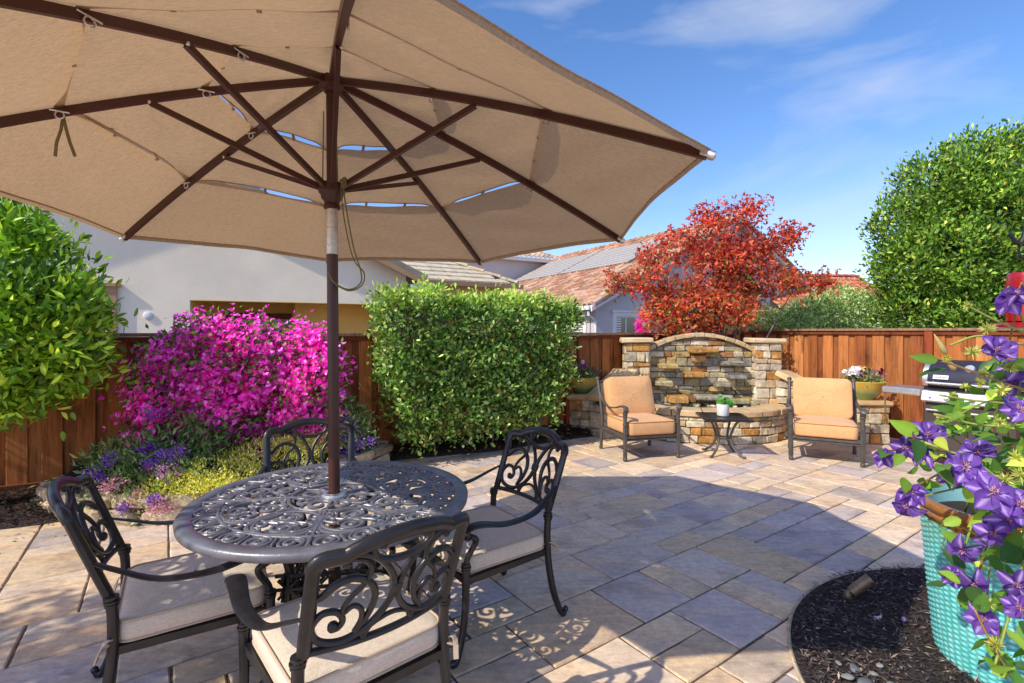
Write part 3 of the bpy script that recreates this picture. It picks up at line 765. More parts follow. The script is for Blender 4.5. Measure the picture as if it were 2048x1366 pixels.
for i in range(8):
    m = MB(); pts = [loc(ribp(i, t) + Vector((0, 0, -.012))) for t in np.linspace(.02, .995, 14)]
    m.tube(pts, .0155, 4, flat=1.35); rb = m.build('rib', M['brown_metal'], um)
    m = MB(); d = (TIPS[i] - ribp(i, .9)).normalized(); e = loc(TIPS[i] + Vector((0, 0, -.008)))
    m.tube([e - d * .035, e - d * .03, e + d * .015, e + d * .02], [.012, .017, .016, .008], 8); m.build('end_cap', M['steel'], rb, auto=50)
    m = MB(); fr = Vector((TIPS[i].x - UB.x, TIPS[i].y - UB.y, 0)).normalized(); side = Vector((-fr.y, fr.x, 0)) * .012
    a_ = loc(onax(2.105)) + fr * .05; b_ = loc(ribp(i, .455) + Vector((0, 0, -.03)))
    m.tube([a_ + side * .2, b_ + side * .2], .0125, 4, flat=1.25); st = m.build('strut', M['brown_metal'], um)
    m = MB(); m.ball(b_ + side * .9, .008, 6); m.build('rivet', M['steel'], st, smooth=True)
    m = MB()
    for t in (.325, .638):
        c = loc(ribp(i, t)) + Vector((0, 0, -.03)); q = [c + fr * .014 * math.cos(a) + Vector((0, 0, .014 * math.sin(a))) + side * 1.3 for a in np.linspace(0, 2 * PI, 9)]
        m.tube(q, .003, 5, cap=False); m.tube([c + side * 1.3 - fr * .03 + Vector((0, 0, .012)), c + side * 1.3 + fr * .03 + Vector((0, 0, .016))], .003, 5)
    m.build('clip_ring', M['steel'], rb)
TI = [(.012, .338, .034), (.322, .652, .034), (.632, 1.0, 0.0)]
NS, NTT = 17, 12
cap_o = None
for k, (t0, t1, lift) in enumerate(TI):
    m = MB()
    for i in range(8):
        P = []
        for a in range(NTT + 1):
            row = []
            f = a / NTT
            for b in range(NS + 1):
                s = b / NS; bell = 4 * s * (1 - s)
                t = t0 + (t1 - t0) * f
                t -= bell * (.017 if k == 2 else .006) * f * (1 if k == 2 else 1)
                p = ribp(i, t).lerp(ribp(i + 1, t), s)
                up = lift * min(1, bell * 1.6) * f ** 2
                sag = -.010 * bell * math.sin(PI * f)
                wr = .0045 * bell * mnoise.noise(p * 5.0 + Vector((k * 7, 0, 0))) + .0035 * bell * math.sin(s * 9 + f * 14 + i * 2.1)
                row.append(loc(p) + Vector((0, 0, .012 + up + sag + wr)))
            P.append(row)
        m.grid(P)
        # hem along the lower edge, and the top edge of the lower tiers
        hem = [q + Vector((0, 0, -.001)) for q in P[-1]]
        m.tube(hem, .0035, 5, cap=False)
        if k == 2:
            m.grid([[q + Vector((0, 0, 0.003)) for q in P[-1]], [q + Vector((0, 0, -.022)) for q in P[-1]]])
    o = m.build('canopy_tier', M['canopy'], um, smooth=True)
# small straps that tie one tier to the next
for i in range(8):
    for (t, s) in ((.333, .5), (.645, .33), (.645, .67)) if i % 2 else ((.333, .5), (.645, .5)):
        p = ribp(i, t - .012).lerp(ribp(i + 1, t - .012), s); q = ribp(i, t).lerp(ribp(i + 1, t), s)
        m = MB(); m.tube([loc(p) + Vector((0, 0, .006)), loc(q) + Vector((0, 0, .045))], .008, 4); m.build('tier_strap', M['canopy'], um)
# hanging pull cord and the loose tie on the left rib
c0 = onax(2.115) + Vector((.06, -.03, 0))
m = MB()
cp = [c0 + Vector(v) for v in ((0, 0, 0), (.02, -.01, -.12), (.05, -.01, -.28), (.085, -.01, -.40), (.08, -.01, -.45), (.03, -.01, -.475), (-.035, -.01, -.445), (-.06, -.01, -.40))]
m.tube([loc(p) for p in cr(cp, 8)], .0035, 6)
cp = [c0 + Vector(v) for v in ((-.01, 0, .01), (.005, .0, -.15), (.045, .0, -.33), (.095, -.0, -.40), (.085, .0, -.455), (.03, .0, -.48), (-.03, 0, -.455))]
m.tube([loc(p) for p in cr(cp, 8)], .003, 6)
for k in range(4): m.ball(loc(c0 + Vector((.012 * (k % 2), -.012 * (k // 2), .008 * (k - 1)))), .012, 6)
for sx in (-.034, .034):
    m.tube([loc(onax(2.13) + Vector((sx, -.02, 0))), loc(onax(2.45) + Vector((sx * .8, -.02, 0)))], .0028, 5)
m.build('pull_cord', M['cord'], um)
m = MB(); p = ribp(6, .635) + Vector((0, 0, -.03))
for dx in (-.02, .03):
    m.tube([loc(p), loc(p + Vector((dx * .4, 0, -.05))), loc(p + Vector((dx, -.005, -.10))), loc(p + Vector((dx * 1.5, 0, -.15)))], .008, 4, flat=.25, up=(0, 1, 0))
m.build('tie_strap', M['cord'], um)

# ================================================================== DINING TABLE
TC = Vector((-.79, 2.2, 0)); TR = .592; TZ = .73
tb = thing('dining_table', 'round black cast aluminium table with pierced scrollwork top around the umbrella pole', 'table', TC, R_(10))
m = MB(); m.lathe([(TR - .062, TZ - .012), (TR - .056, TZ - .003), (TR - .02, TZ), (TR - .006, TZ - .004), (TR, TZ - .012), (TR - .002, TZ - .032), (TR - .010, TZ - .038), (TR - .020, TZ - .034), (TR - .024, TZ - .018), (TR - .062, TZ - .012)], 96)
m.build('rim', M['alum_top'], tb, auto=60)
def ribbon(m, pts, w, z, th=.010):
    """flat-topped bar along a 2-D path with width w (may be list)"""
    w = [q * 1.06 for q in w] if hasattr(w, '__len__') else w * 1.06; P = [np.array(p[:2], float) for p in pts]; N = len(P); ww = w if hasattr(w, '__len__') else [w] * N; vs = []; fs = []
    for i in range(N):
        t = P[min(i + 1, N - 1)] - P[max(i - 1, 0)]; t = t / max(np.linalg.norm(t), 1e-9); n = np.array([-t[1], t[0]]); h = ww[i] / 2
        e = h * .45
        for (o, zz) in ((h, z - th), (h, z - .003), (h - e, z), (-h + e, z), (-h, z - .003), (-h, z - th)):
            q = P[i] + n * o; vs.append((q[0], q[1], zz))
    for i in range(N - 1):
        for k in range(6):
            k2 = (k + 1) % 6; fs.append((i * 6 + k, (i + 1) * 6 + k, (i + 1) * 6 + k2, i * 6 + k2))
    fs.append(tuple(range(6))); fs.append(tuple((N - 1) * 6 + k for k in range(5, -1, -1)))
    m.add(vs, fs)
def spiral(c, r0, r1, a0, turns, n=26):
    return [(c[0] + (r0 + (r1 - r0) * t) * math.cos(a0 + turns * 2 * PI * t), c[1] + (r0 + (r1 - r0) * t) * math.sin(a0 + turns * 2 * PI * t)) for t in np.linspace(0, 1, n)]
def taper(n, a, b): return [b + (a - b) * math.sin(PI * min(1, (i / (n - 1)) * 1.0)) ** .8 for i in range(n)]
zc = [0]
def Z():
    zc[0] = (zc[0] + 1) % 23; return TZ - .0035 - .00013 * zc[0]
pol = lambda r, a: np.array([r * math.cos(a), r * math.sin(a)])
m = MB()
ring = lambda r, n=90, c=(0, 0): [(c[0] + r * math.cos(2 * PI * k / n), c[1] + r * math.sin(2 * PI * k / n)) for k in range(n + 1)]
ribbon(m, ring(.445), .013, Z()); ribbon(m, ring(.055, 32), .018, Z()); ribbon(m, ring(.185), .011, Z())
NB = 26
for k in range(NB):   # running scrolls under the rim
    a = 2 * PI * k / NB; c = pol(.489, a); q = 1 if k % 2 else -1
    ribbon(m, ring(.0415, 26, c), .011, Z())
    p = spiral(c, .036, .005, a + 1.3 * q, 1.25 * q, 24); ribbon(m, p, [.006 + .010 * math.sin(PI * (i / 23) ** .7) for i in range(24)], Z())
    ribbon(m, [pol(.448, a + PI / NB * .8), pol(.505, a + PI / NB), pol(.535, a + PI / NB * 1.2)], .010, Z())
for k in range(8):    # big medallions of opposed C scrolls
    a = 2 * PI * k / 8 + PI / 8; c = pol(.318, a); q = 1 if k % 2 else -1
    ribbon(m, ring(.118, 48, c), .014, Z())
    for h in (0, 1):
        b0 = a + PI * h + .4 * q
        p = spiral(c + pol(.054, b0), .054, .006, b0 + 1.9 * q, 1.75 * q, 44); ribbon(m, p, [.009 + .008 * math.sin(PI * (i / 43)) for i in range(44)], Z())
        cc = c + pol(.054, b0); ribbon(m, ring(.006, 12, cc), .012, Z()); ribbon(m, ring(.018, 16, c + pol(.088, b0 + PI / 2)), .011, Z()); p = cr([c + pol(.11, b0 + 1.2), c + pol(.075, b0 + 1.35), c + pol(.03, b0 + 1.57)], 5); ribbon(m, p, .010, Z())
        p = cr([c + pol(.108, b0 + 1.5 * q), c + pol(.07, b0 + 1.15 * q), c + pol(.03, b0 + 1.6 * q), c + pol(.045, b0 + 2.5 * q)], 6); ribbon(m, p, .011, Z())
    # teardrops outside and S scrolls between medallions
    b = a + PI / 8
    for h in (-1, 1):
        p = cr([pol(.200, b + h * .02), pol(.25, b + h * .07), pol(.31, b + h * .045), pol(.36, b + h * .02), pol(.405, b + h * .09), pol(.43, b + h * .20), pol(.415, b + h * .27), pol(.395, b + h * .22), pol(.405, b + h * .15)], 6)
        ribbon(m, p, [.008 + .009 * math.sin(PI * i / (len(p) - 1)) for i in range(len(p))], Z())
        p = cr([pol(.195, a + h * .12), pol(.215, a + h * .27), pol(.205, a + h * .32), pol(.192, a + h * .27)], 6); ribbon(m, p, .010, Z())
    ribbon(m, spiral(pol(.375, b), .034, .005, b + PI, 1.4 * q, 24), .010, Z()); ribbon(m, ring(.022, 18, pol(.425, b)), .010, Z())
    for h in (-1, 1): ribbon(m, spiral(pol(.235, b + h * .12), .026, .005, b + h, 1.3 * h, 20), .009, Z()); ribbon(m, spiral(pol(.412, a + h * .16), .024, .005, a + 1, 1.3 * h, 20), .009, Z()); ribbon(m, ring(.016, 16, pol(.275, b)), .010, Z())
    # inner rosette
    p = spiral(pol(.118, a), .050, .012, a + 2.4 * q, 1.1 * q, 26); ribbon(m, p, [.008 + .011 * math.sin(PI * i / 25) for i in range(26)], Z())
    p = cr([pol(.06, b), pol(.09, b + .25 * q), pol(.13, b + .12 * q), pol(.18, b - .1 * q)], 6); ribbon(m, p, .011, Z())
for k in range(4):
    a = PI / 2 * k; ribbon(m, [pol(.06, a), pol(.3, a), pol(.535, a)], .013, TZ - .0031)
m.build('scroll_top', M['alum_top'], tb)
m = MB(); m.lathe([(.030, TZ - .02), (.030, TZ + .006), (.034, TZ + .010), (.050, TZ + .006), (.052, TZ - .001), (.052, TZ - .02)], 32); m.build('pole_collar', M['steel'], tb, auto=40)
for k in range(4):
    a = PI / 4 + PI / 2 * k; m = MB()
    pts = [(*pol(r, a), z) for r, z in cr([(.44, .70), (.34, .66), (.24, .56), (.20, .42), (.205, .27), (.26, .13), (.37, .03), (.40, .018)], 5)]
    m.tube(pts, .019, 8, up=(math.cos(a), math.sin(a), .01)); m.ball((*pol(.405, a), .022), .021, 8); m.build('leg', M['alum'], tb, auto=50)
for k in range(4):   # pierced star panels between the legs
    a = PI / 2 * k; M4 = Matrix.Rotation(a, 3, 'Z'); m = MB(); X = .165; z0, z1 = .24, .46; w2 = .20
    bars = [((-w2, z0), (w2, z0)), ((-w2, z1), (w2, z1))]
    nst = 4
    for i in range(nst):
        cx = -w2 + (i + .5) * 2 * w2 / nst
        for zz in (z0 + .055, z1 - .055):
            for j in range(4):
                an_ = j * PI / 4; d = .055; bars.append(((cx - d * math.cos(an_), zz - d * math.sin(an_)), (cx + d * math.cos(an_), zz + d * math.sin(an_))))
    for i, (p, q) in enumerate(bars):
        m.tube([M4 @ Vector((X + .0004 * (i % 7), p[0], p[1])), M4 @ Vector((X + .0004 * (i % 7), q[0], q[1]))], .0075, 4)
    m.build('lattice_panel', M['alum'], tb)

# ================================================================== DINING CHAIRS
def cushion(m, sx, sy, z0, z1, rad=.03, puff=.012, n=14, taper_back=0.0, corner=.05):
    """rounded seat cushion; returns nothing, fills m"""
    N = n
    def outline(t, inset):
        # rounded rectangle perimeter
        hx, hy = sx / 2 - inset, sy / 2 - inset; r = max(corner - inset * .6, .008)
        per = [(1, 1), (-1, 1), (-1, -1), (1, -1)]; pts = []
        for ci, (cx, cy) in enumerate(per):
            for k in range(6):
                a = (ci * PI / 2) + k / 5 * PI / 2
                x, y = cx * (hx - r) + r * math.cos(a), cy * (hy - r) + r * math.sin(a)
                pts.append((x * (1 - taper_back * (.5 - y / sy)), y))
        return pts
    H = z1 - z0; rings = []
    for (ins, z) in ((.5, z0), (.02, z0), (.004, z0 + .008), (0, z0 + .02), (-.002, (z0 + z1) / 2), (0, z1 - .016), (.006, z1 - .006), (.018, z1), (.06, z1 + puff * .45), (.13, z1 + puff * .85), (.5, z1 + puff)):
        if ins == .5: rings.append([(x * .02, y * .02, z) for x, y in outline(0, 0)])
        else: rings.append([(x, y, z) for x, y in outline(0, ins)])
    n_ = len(rings[0]); vs = [p for r_ in rings for p in r_]; fs = []
    for i in range(len(rings) - 1):
        for k in range(n_):
            k2 = (k + 1) % n_; fs.append((i * n_ + k, i * n_ + k2, (i + 1) * n_ + k2, (i + 1) * n_ + k))
    m.add(vs, fs)
    return [(x, y) for x, y in outline(0, .004)]

def back_surf(x, y):
    """x in -1..1 across, y 0..1 up -> chair-local point of the curved back"""
    hw = .232 + .012 * y
    z = .545 + y * .338
    yy = -.262 - .125 * y - .045 * (1 - x * x)
    return Vector((x * hw, yy, z))
def dining_chair(label):
    t = thing('dining_chair', label, 'chair', (0, 0, 0), 0, 'black scrollwork chairs around the round table')
    al = M['alum']
    # posts run on into the rear legs
    for s in (-1, 1):
        m = MB()
        pts = [(s * .262, -.335, .012), (s * .258, -.315, .04), (s * .25, -.275, .16), (s * .245, -.25, .32), (s * .244, -.247, .47), (s * .244, -.258, .54)]
        m.tube(cr(pts, 5), [.0135 + .0045 * min(1, i / 10) for i in range(26)], 8, up=(0, 1, 0), wide=1.0)
        m.tube([(s * .266, -.352, .03), (s * .264, -.342, .012), (s * .262, -.325, .008)], [.010, .013, .012], 8)
        m.ball((s * .266, -.35, .034), .015, 8)
        lg = m.build('rear_leg', al, t, auto=50)
        m = MB()
        for dz, rr in ((.0, .022), (.012, .0245), (.026, .0215)):
            m.tube([(s * .244, -.25, .505 + dz), (s * .244, -.25, .513 + dz)], rr, 10)
        m.build('knuckle', al, lg, auto=50)
        m = MB(); P = [back_surf(s, y) for y in np.linspace(-.02, .84, 12)]
        m.tube(P, [.0195] * 8 + [.019, .0185, .018, .0175], 8, up=(0, 1, 0), flat=.85, wide=1.1); m.build('back_post', al, t, auto=50)
    m = MB()
    top = [(-1.0, .80), (-.985, .85), (-.93, .885), (-.80, .895), (-.68, .895), (-.60, .925), (-.45, .965), (-.2, 1.0), (0, 1.01), (.2, 1.0), (.45, .965), (.60, .925), (.68, .895), (.80, .895), (.93, .885), (.985, .85), (1.0, .80)]
    pts = [back_surf(*p) for p in cr(top, 5)]
    m.tube(pts, .021, 10, up=(0, 1, .2), flat=.85, wide=1.15); m.build('top_rail', al, t, auto=60)
    m = MB(); m.tube([back_surf(x, .0) for x in np.linspace(-1, 1, 15)], .0115, 8, up=(0, 1, 0), flat=1.0); m.build('lower_rail', al, t, auto=60)
    # scrollwork
    m = MB()
    S1 = [(-.62, .80), (-.70, .83), (-.66, .88), (-.5, .875), (-.30, .80), (-.10, .62), (-.03, .45), (-.08, .30), (-.28, .14), (-.58, .05), (-.86, .10), (-.955, .25), (-.86, .37), (-.70, .36), (-.62, .27), (-.66, .20), (-.74, .20), (-.75, .25)]
    S2 = [(-1.0, .545), (-.9, .535), (-.76, .63), (-.56, .665), (-.36, .58), (-.27, .42), (-.33, .24), (-.46, .11)]
    S3 = [(-.60, .845), (-.44, .80), (-.375, .70), (-.43, .58), (-.56, .48), (-.635, .38), (-.63, .28)]
    S4 = [(-.62, .33), (-.52, .385), (-.42, .33), (-.40, .22), (-.46, .12)]
    for s in (-1, 1):
        for S, r0 in ((S1, .0098), (S2, .0105), (S3, .0078), (S4, .0078)):
            P2 = cr(S, 6); pts = [back_surf(p[0] * s, p[1]) for p in P2]; N = len(pts)
            rr = [r0 * (.82 + .3 * math.sin(PI * i / (N - 1))) for i in range(N)]
            m.tube(pts, rr, 7, up=(0, 1, 0), flat=1.0)
        for (x, y, rr) in ((-.72, .22, .017), (-.66, .815, .013)):
            m.ball(back_surf(x * s, y), rr, 8, (1, .8, 1))
    U = [(-.26, .93), (-.33, .955), (-.385, .91), (-.33, .82), (-.18, .765), (0, .75), (.18, .765), (.33, .82), (.385, .91), (.33, .955), (.26, .93)]
    pts = [back_surf(*p) for p in cr(U, 6)]; m.tube(pts, [.0085 + .003 * math.sin(PI * i / (len(pts) - 1)) for i in range(len(pts))], 7, up=(0, 1, 0))
    for s in (-1, 1): m.ball(back_surf(.275 * s, .925), .014, 8, (1, .8, 1))
    W = [(-.31, .10), (-.36, .06), (-.33, .02), (-.26, .12), (-.1, .17), (0, .18), (.1, .17), (.26, .12), (.33, .02), (.36, .06), (.31, .10)]
    m.tube([back_surf(*p) for p in cr(W, 5)], .0075, 7, up=(0, 1, 0))
    for dy in (-.02, .0, .02):
        m.tube([back_surf(-.055, .45 + dy), back_surf(.055, .45 + dy)], .013, 8, up=(0, 1, 0), flat=1.2)
    m.build('back_scrolls', al, t, auto=60)
    # seat frame, front legs, arms
    m = MB()
    fr = [(-.235, -.245), (.235, -.245), (.262, .235), (-.262, .235)]
    for a, b in zip(fr, fr[1:] + fr[:1]): m.tube([(a[0], a[1], .345), (b[0], b[1], .345)], .017, 4, flat=1.2)
    m.box((0, 0, .352), (.44, .44, .012)); m.build('seat_frame', al, t)
    for s in (-1, 1):
        m = MB()
        pts = cr([(s * .288, .315, .016), (s * .282, .295, .028), (s * .272, .262, .12), (s * .268, .245, .24), (s * .268, .243, .40)], 5)
        m.tube(pts, [.0125 + .006 * i / 20 for i in range(21)], 8, up=(0, 1, 0)); m.ball((s * .289, .318, .024), .019, 10, (.8, 1, 1))
        for dz, rr in ((.0, .021), (.012, .0235), (.024, .020)): m.tube([(s * .268, .243, .395 + dz), (s * .268, .243, .403 + dz)], rr, 10)
        m.build('front_leg', al, t, auto=50)
        m = MB()
        # support from the front leg up into the arm scroll
        sup = cr([(s * .268, .243, .41), (s * .270, .235, .45), (s * .276, .205, .50), (s * .285, .20, .53), (s * .292, .235, .552)], 5)
        m.tube(sup, .0135, 8, up=(0, 1, 0))
        arm = cr([(s * .245, -.30, .665), (s * .27, -.235, .635), (s * .305, -.11, .585), (s * .315, .05, .575), (s * .303, .18, .596), (s * .297, .245, .592), (s * .294, .272, .568), (s * .293, .255, .546), (s * .293, .238, .554)], 6)
        n_ = len(arm)
        m.tube(arm, [.013 + .018 * min(1, i / 24) ** 1.3 if i < 32 else .031 - .016 * (i - 32) / (n_ - 32) for i in range(n_)], 10, up=(0, 0, 1), flat=.36, wide=1.05)
        m.ball((s * .293, .25, .561), .02, 8, (.9, 1, 1))
        m.build('arm', al, t, auto=60)
    m = MB(); ol = cushion(m, .505, .49, .362, .445, puff=.016, corner=.055)
    cu = m.build('cushion', M['seat_cloth'], t, smooth=True)
    m = MB()
    for z in (.441, .370):
        pts = [(x * 1.006, y * 1.006, z) for x, y in ol]; m.tube(pts + [pts[0]], .005, 6, cap=False)
    m.build('piping', M['piping'], cu, smooth=True)
    for s in (-1, 1):
        m = MB()
        for k in range(2): m.tube(cr([(s * .235, -.235, .385), (s * (.262 + .01 * k), -.268, .375 + .02 * k), (s * (.285 - .02 * k), -.272 - .02 * k, .36 - .03 * k)], 4), .012, 4, flat=.25)
        m.build('cushion_tie', M['piping'], cu)
    return t
def place(t, x, y, fx, fy, z=0):
    t.location = (x, y, z); t.rotation_euler.z = math.atan2(fy, fx) - PI / 2
c0 = dining_chair('nearest dining chair, its scrolled back turned to the camera'); place(c0, -.583, 1.74, -.66, .752)
for lab, p in (('dining chair on the left of the table, beside the flower bed', (-1.31, 2.05, .83, .56)), ('dining chair right of the table, facing left over open paving', (-.165, 2.545, -.81, -.59)), ('dining chair behind the table, in front of the bougainvillea', (-1.11, 2.72, .37, -.93))):
    c = copy_tree(c0); c['label'] = lab; place(c, *p)
# ================================================================== CLUB CHAIRS
def fluted(m, p, q, r, n=10):
    m.tube([p, q], r, n)
def club_chair(label):
    t = thing('armchair', label, 'chair', (0, 0, 0), 0, 'orange cushioned armchairs by the fountain'); al = M['club_metal']
    W, D = .335, .30
    for s in (-1, 1):
        m = MB(); m.tube([(s * W, D, .03), (s * W, D, .40)], .021, 6); m.tube([(s * W, D, .40), (s * W, D, .425)], .027, 10); m.tube([(s * W, D, .50), (s * W, D, .515)], .025, 10)
        m.tube([(s * W, D, .425), (s * W, D, .50)], .021, 8)
        for a in range(6):
            w_ = a * PI / 3; m.tube([(s * W + .02 * math.cos(w_), D + .02 * math.sin(w_), .05), (s * W + .02 * math.cos(w_), D + .02 * math.sin(w_), .39)], .0055, 5)
        m.tube([(s * W, D, .0), (s * W, D, .012), (s * W, D, .03), (s * W, D, .045)], [.014, .024, .026, .018], 10); m.ball((s * W, D, .535), .030, 12)
        m.build('front_leg', al, t, auto=50)
        m = MB(); pts = cr([(s * W, -D - .035, .0), (s * W, -D - .02, .15), (s * W, -D, .34), (s * W, -D - .03, .52), (s * W, -D - .09, .74), (s * W, -D - .135, .86)], 5)
        m.tube(pts, .020, 8, up=(0, 1, 0)); m.ball(pts[-1], .027, 10); m.ball((s * W, -D - .04, .02), .024, 8); m.build('back_post', al, t, auto=50)
        m = MB(); arm = cr([(s * W, -D - .055, .70), (s * (W + .01), -D + .03, .62), (s * (W + .03), -.08, .565), (s * (W + .03), .10, .575), (s * (W + .015), .24, .61), (s * (W + .005), .315, .605), (s * W, .335, .575), (s * W, .315, .552)], 6)
        m.tube(arm, [.016] * 20 + [.016 + .012 * min(1, (i) / 10) for i in range(len(arm) - 20)], 8, up=(0, 0, 1), flat=.6, wide=1.1); m.ball((s * W, .312, .575), .028, 10); m.build('arm', al, t, auto=60)
    m = MB()
    for a, b in (((-W, D), (W, D)), ((-W, -D), (W, -D)), ((-W, -D), (-W, D)), ((W, -D), (W, D))):
        m.tube([(*a, .265), (*b, .265)], .018, 6, flat=1.3); m.tube([(*a, .232), (*b, .232)], .010, 6)
    m.box((0, 0, .278), (.62, .56, .012)); m.build('seat_frame', al, t, auto=50)
    m = MB(); m.tube([(-W, -D - .12, .82), (0, -D - .13, .84), (W, -D - .12, .82)], .016, 8); 
    for x in np.linspace(-.24, .24, 6): m.tube([(x, -D, .28), (x, -D - .125, .83)], .009, 6)
    m.build('back_rail', al, t, auto=50)
    m = MB(); ol = cushion(m, .60, .60, .288, .435, puff=.03, corner=.06); cu = m.build('seat_cushion', M['club_cloth'], t, smooth=True, loc=(0, .03, 0))
    m = MB()
    for z in (.43, .295):
        pts = [(x * 1.004, y * 1.004, z) for x, y in ol]; m.tube(pts + [pts[0]], .005, 6, cap=False)
    m.build('piping', M['club_piping'], cu, smooth=True)
    m = MB(); ol = cushion(m, .60, .475, -.075, .07, puff=.035, corner=.07); cb = m.build('back_cushion', M['club_cloth'], t, smooth=True, loc=(0, -.235, .655))
    cb.rotation_euler = (R_(-76) + PI, 0, PI)
    cb.rotation_euler = (R_(74), 0, PI); 
    m = MB(); pts = [(x * 1.004, y * 1.004, -.068) for x, y in ol]; m.tube(pts + [pts[0]], .005, 6, cap=False); m.build('piping', M['club_piping'], cb, smooth=True)
    return t
k0 = club_chair('armchair with apricot cushions left of the small side table'); place(k0, 1.515, 5.915, .25, -.96)
k1 = copy_tree(k0); k1['label'] = 'armchair with apricot cushions right of the small side table, near the grill'; place(k1, 3.60, 5.72, -.47, -.88)

# ------------------------------------------------------------------ side table and succulent
sx_, sy_ = 2.50, 5.86
st = thing('side_table', 'small square dark metal side table between the two orange armchairs', 'table', (sx_, sy_, 0), R_(-8))
m = MB(); h = .26
m.box((0, h - .022, .445), (2 * h, .044, .028), ch=.005); m.box((0, -h + .022, .445), (2 * h, .044, .028), ch=.005); m.box((h - .022, 0, .445), (.044, 2 * h - .088, .028)); m.box((-h + .022, 0, .445), (.044, 2 * h - .088, .028))
N = 9
for i in range(-N, N + 1):
    c = i * .055
    for q in (1, -1):
        lo = max(-.22, -.22 - c) if True else 0
        a = max(-.222, c - .222) ; b = min(.222, c + .222)
        if b - a > .02: m.tube([(a, q * (a - c), .448 if q > 0 else .4484), (b, q * (b - c), .448 if q > 0 else .4484)], .0105, 4, flat=.7)
m.build('lattice_top', M['alum'], st)
for k in range(4):
    a = PI / 4 + k * PI / 2; m = MB()
    m.tube([(*pol(r_, a), z) for r_, z in cr([(.235, .435), (.17, .40), (.115, .30), (.095, .20), (.14, .09), (.235, .015), (.262, .012)], 5)], .014, 8, up=(math.cos(a), math.sin(a), .01)); m.ball((*pol(.262, a), .014), .017, 8); m.build('leg', M['club_metal'], st, auto=50)
m = MB(); m.tube([(*pol(.098, PI / 4 + k * PI / 2), .2) for k in range(5)], .008, 6); m.build('stretcher', M['club_metal'], st)
pt = thing('flower_pot', 'small white ceramic pot with succulents standing on the side table', 'pot', (sx_ + .005, sy_ + .02, .459), 0)
m = MB(); m.lathe([(.001, 0), (.062, 0), (.068, .008), (.070, .11), (.072, .135), (.068, .137), (.064, .12), (.001, .118)], 28); m.build('pot', M['white_pot'], pt, auto=50)
P = []; D = []; Cc = []
for (cx, cy, cz, rr, col) in ((-.03, -.02, .15, .055, lin(120, 170, 90)), (.035, -.03, .145, .05, lin(96, 158, 84)), (.0, .03, .175, .06, lin(140, 170, 140)), (.045, .02, .16, .05, lin(80, 140, 70)), (-.02, .01, .195, .045, lin(160, 180, 160)), (.06, -.02, .12, .045, lin(96, 160, 80))):
    for k in range(34):
        a = k * 2.4; e = .15 + 1.2 * k / 34; P.append((cx * 1.3, cy * 1.3, cz - .01)); D.append((math.cos(a) * math.cos(e), math.sin(a) * math.cos(e), math.sin(e))); Cc.append(np.array(col) * random.uniform(.7, 1.2))
P = np.array(P); D = np.array(D); leafmesh('succulent', P, D, np.cross(D, np.cross([0, 0, 1.], D)), .07, .034, np.array(Cc), M['leaf'], pt, .15, -.15, wide_at=.65)

# ================================================================== GRILL
GA = math.atan2(-.8669, .4985)          # local x runs along the fence, toward the camera
gr = thing('gas_grill', 'stainless steel gas grill with black lid standing at the sunny fence', 'grill', (4.55, 5.50, 0), GA)
# local: x along front (left->right), y = back (toward fence) after rotation; front face at y=0
gw, gd = .78, .50
m = MB(); m.box((gw / 2, gd / 2, .40), (gw - .04, gd - .06, .58), ch=.01); m.build('cabinet', mat('cabinet_grey', lin(70, 64, 62), .45, .2, noise=(4, .85, 1.1)), gr)
m = MB()
for a, b in ((.02, .385), (.395, .76)):
    m.box(((a + b) / 2, .012, .39), (b - a, .02, .52), ch=.006)
dr = m.build('door_panels', mat('door_grey', lin(84, 74, 70), .35, .3, noise=(3, .85, 1.1)), gr)
m = MB()
for a in (.05, .43):
    m.tube([(a, -.02, .60), (a + .29, -.02, .60)], .012, 10); m.tube([(a + .02, -.02, .60), (a + .02, .01, .60)], .008, 8); m.tube([(a + .27, -.02, .60), (a + .27, .01, .60)], .008, 8)
m.build('door_handle', M['steel'], dr, auto=50)
m = MB(); m.box((gw / 2, .02, .742), (gw, .10, .125), Matrix.Rotation(R_(-14), 3, 'X'), ch=.012); cpn = m.build('control_panel', M['steel'], gr)
for i, (x, rr) in enumerate(((.09, .018), (.235, .037), (.45, .037), (.66, .037))):
    m = MB(); Mx = Matrix.Rotation(R_(90 - 14), 3, 'X')
    m.lathe([(.001, .03 + rr * .3), (rr * .55, .03 + rr * .3), (rr * .6, .02), (rr * .62, .006), (rr, .004), (rr * 1.02, 0)], 20, (x, -.028, .745), M=Mx); m.build('knob', M['black'] if i % 2 == 9 else M['steel'], cpn, auto=40)
m = MB(); m.box((gw / 2, .26, .815), (gw, .44, .07), ch=.012); m.build('firebox', M['black'], gr)
# lid: a quarter-round shell with cast end caps
prof = [(.03, .855), (.018, .93), (.05, 1.03), (.13, 1.105), (.24, 1.14), (.36, 1.13), (.45, 1.08), (.48, .98), (.48, .855)]
pf = cr(prof, 4)
m = MB(); m.grid([[(x, p[0], p[1]) for p in pf] for x in (.045, gw - .045)], flip=True); m.build('lid', M['lid'], gr, auto=40)
for x0, x1 in ((.0, .046), (gw - .046, gw)):
    m = MB(); N = len(pf); vs = [(x, p[0] + (0 if 1 else 0), p[1] + .006) for x in (x0, x1) for p in pf]; m.add(vs, [(i, i + 1, N + i + 1, N + i) for i in range(N - 1)] + [tuple(range(N)), tuple(range(2 * N - 1, N - 1, -1))])
    m.build('lid_end_cap', M['steel'], gr, auto=40)
m = MB(); m.tube([(.05, -.028, .895), (gw - .05, -.028, .895)], .015, 12)
for x in (.10, gw - .10): m.tube([(x, -.028, .895), (x, .03, .91)], .011, 8)
m.build('lid_handle', M['steel'], gr, auto=50)
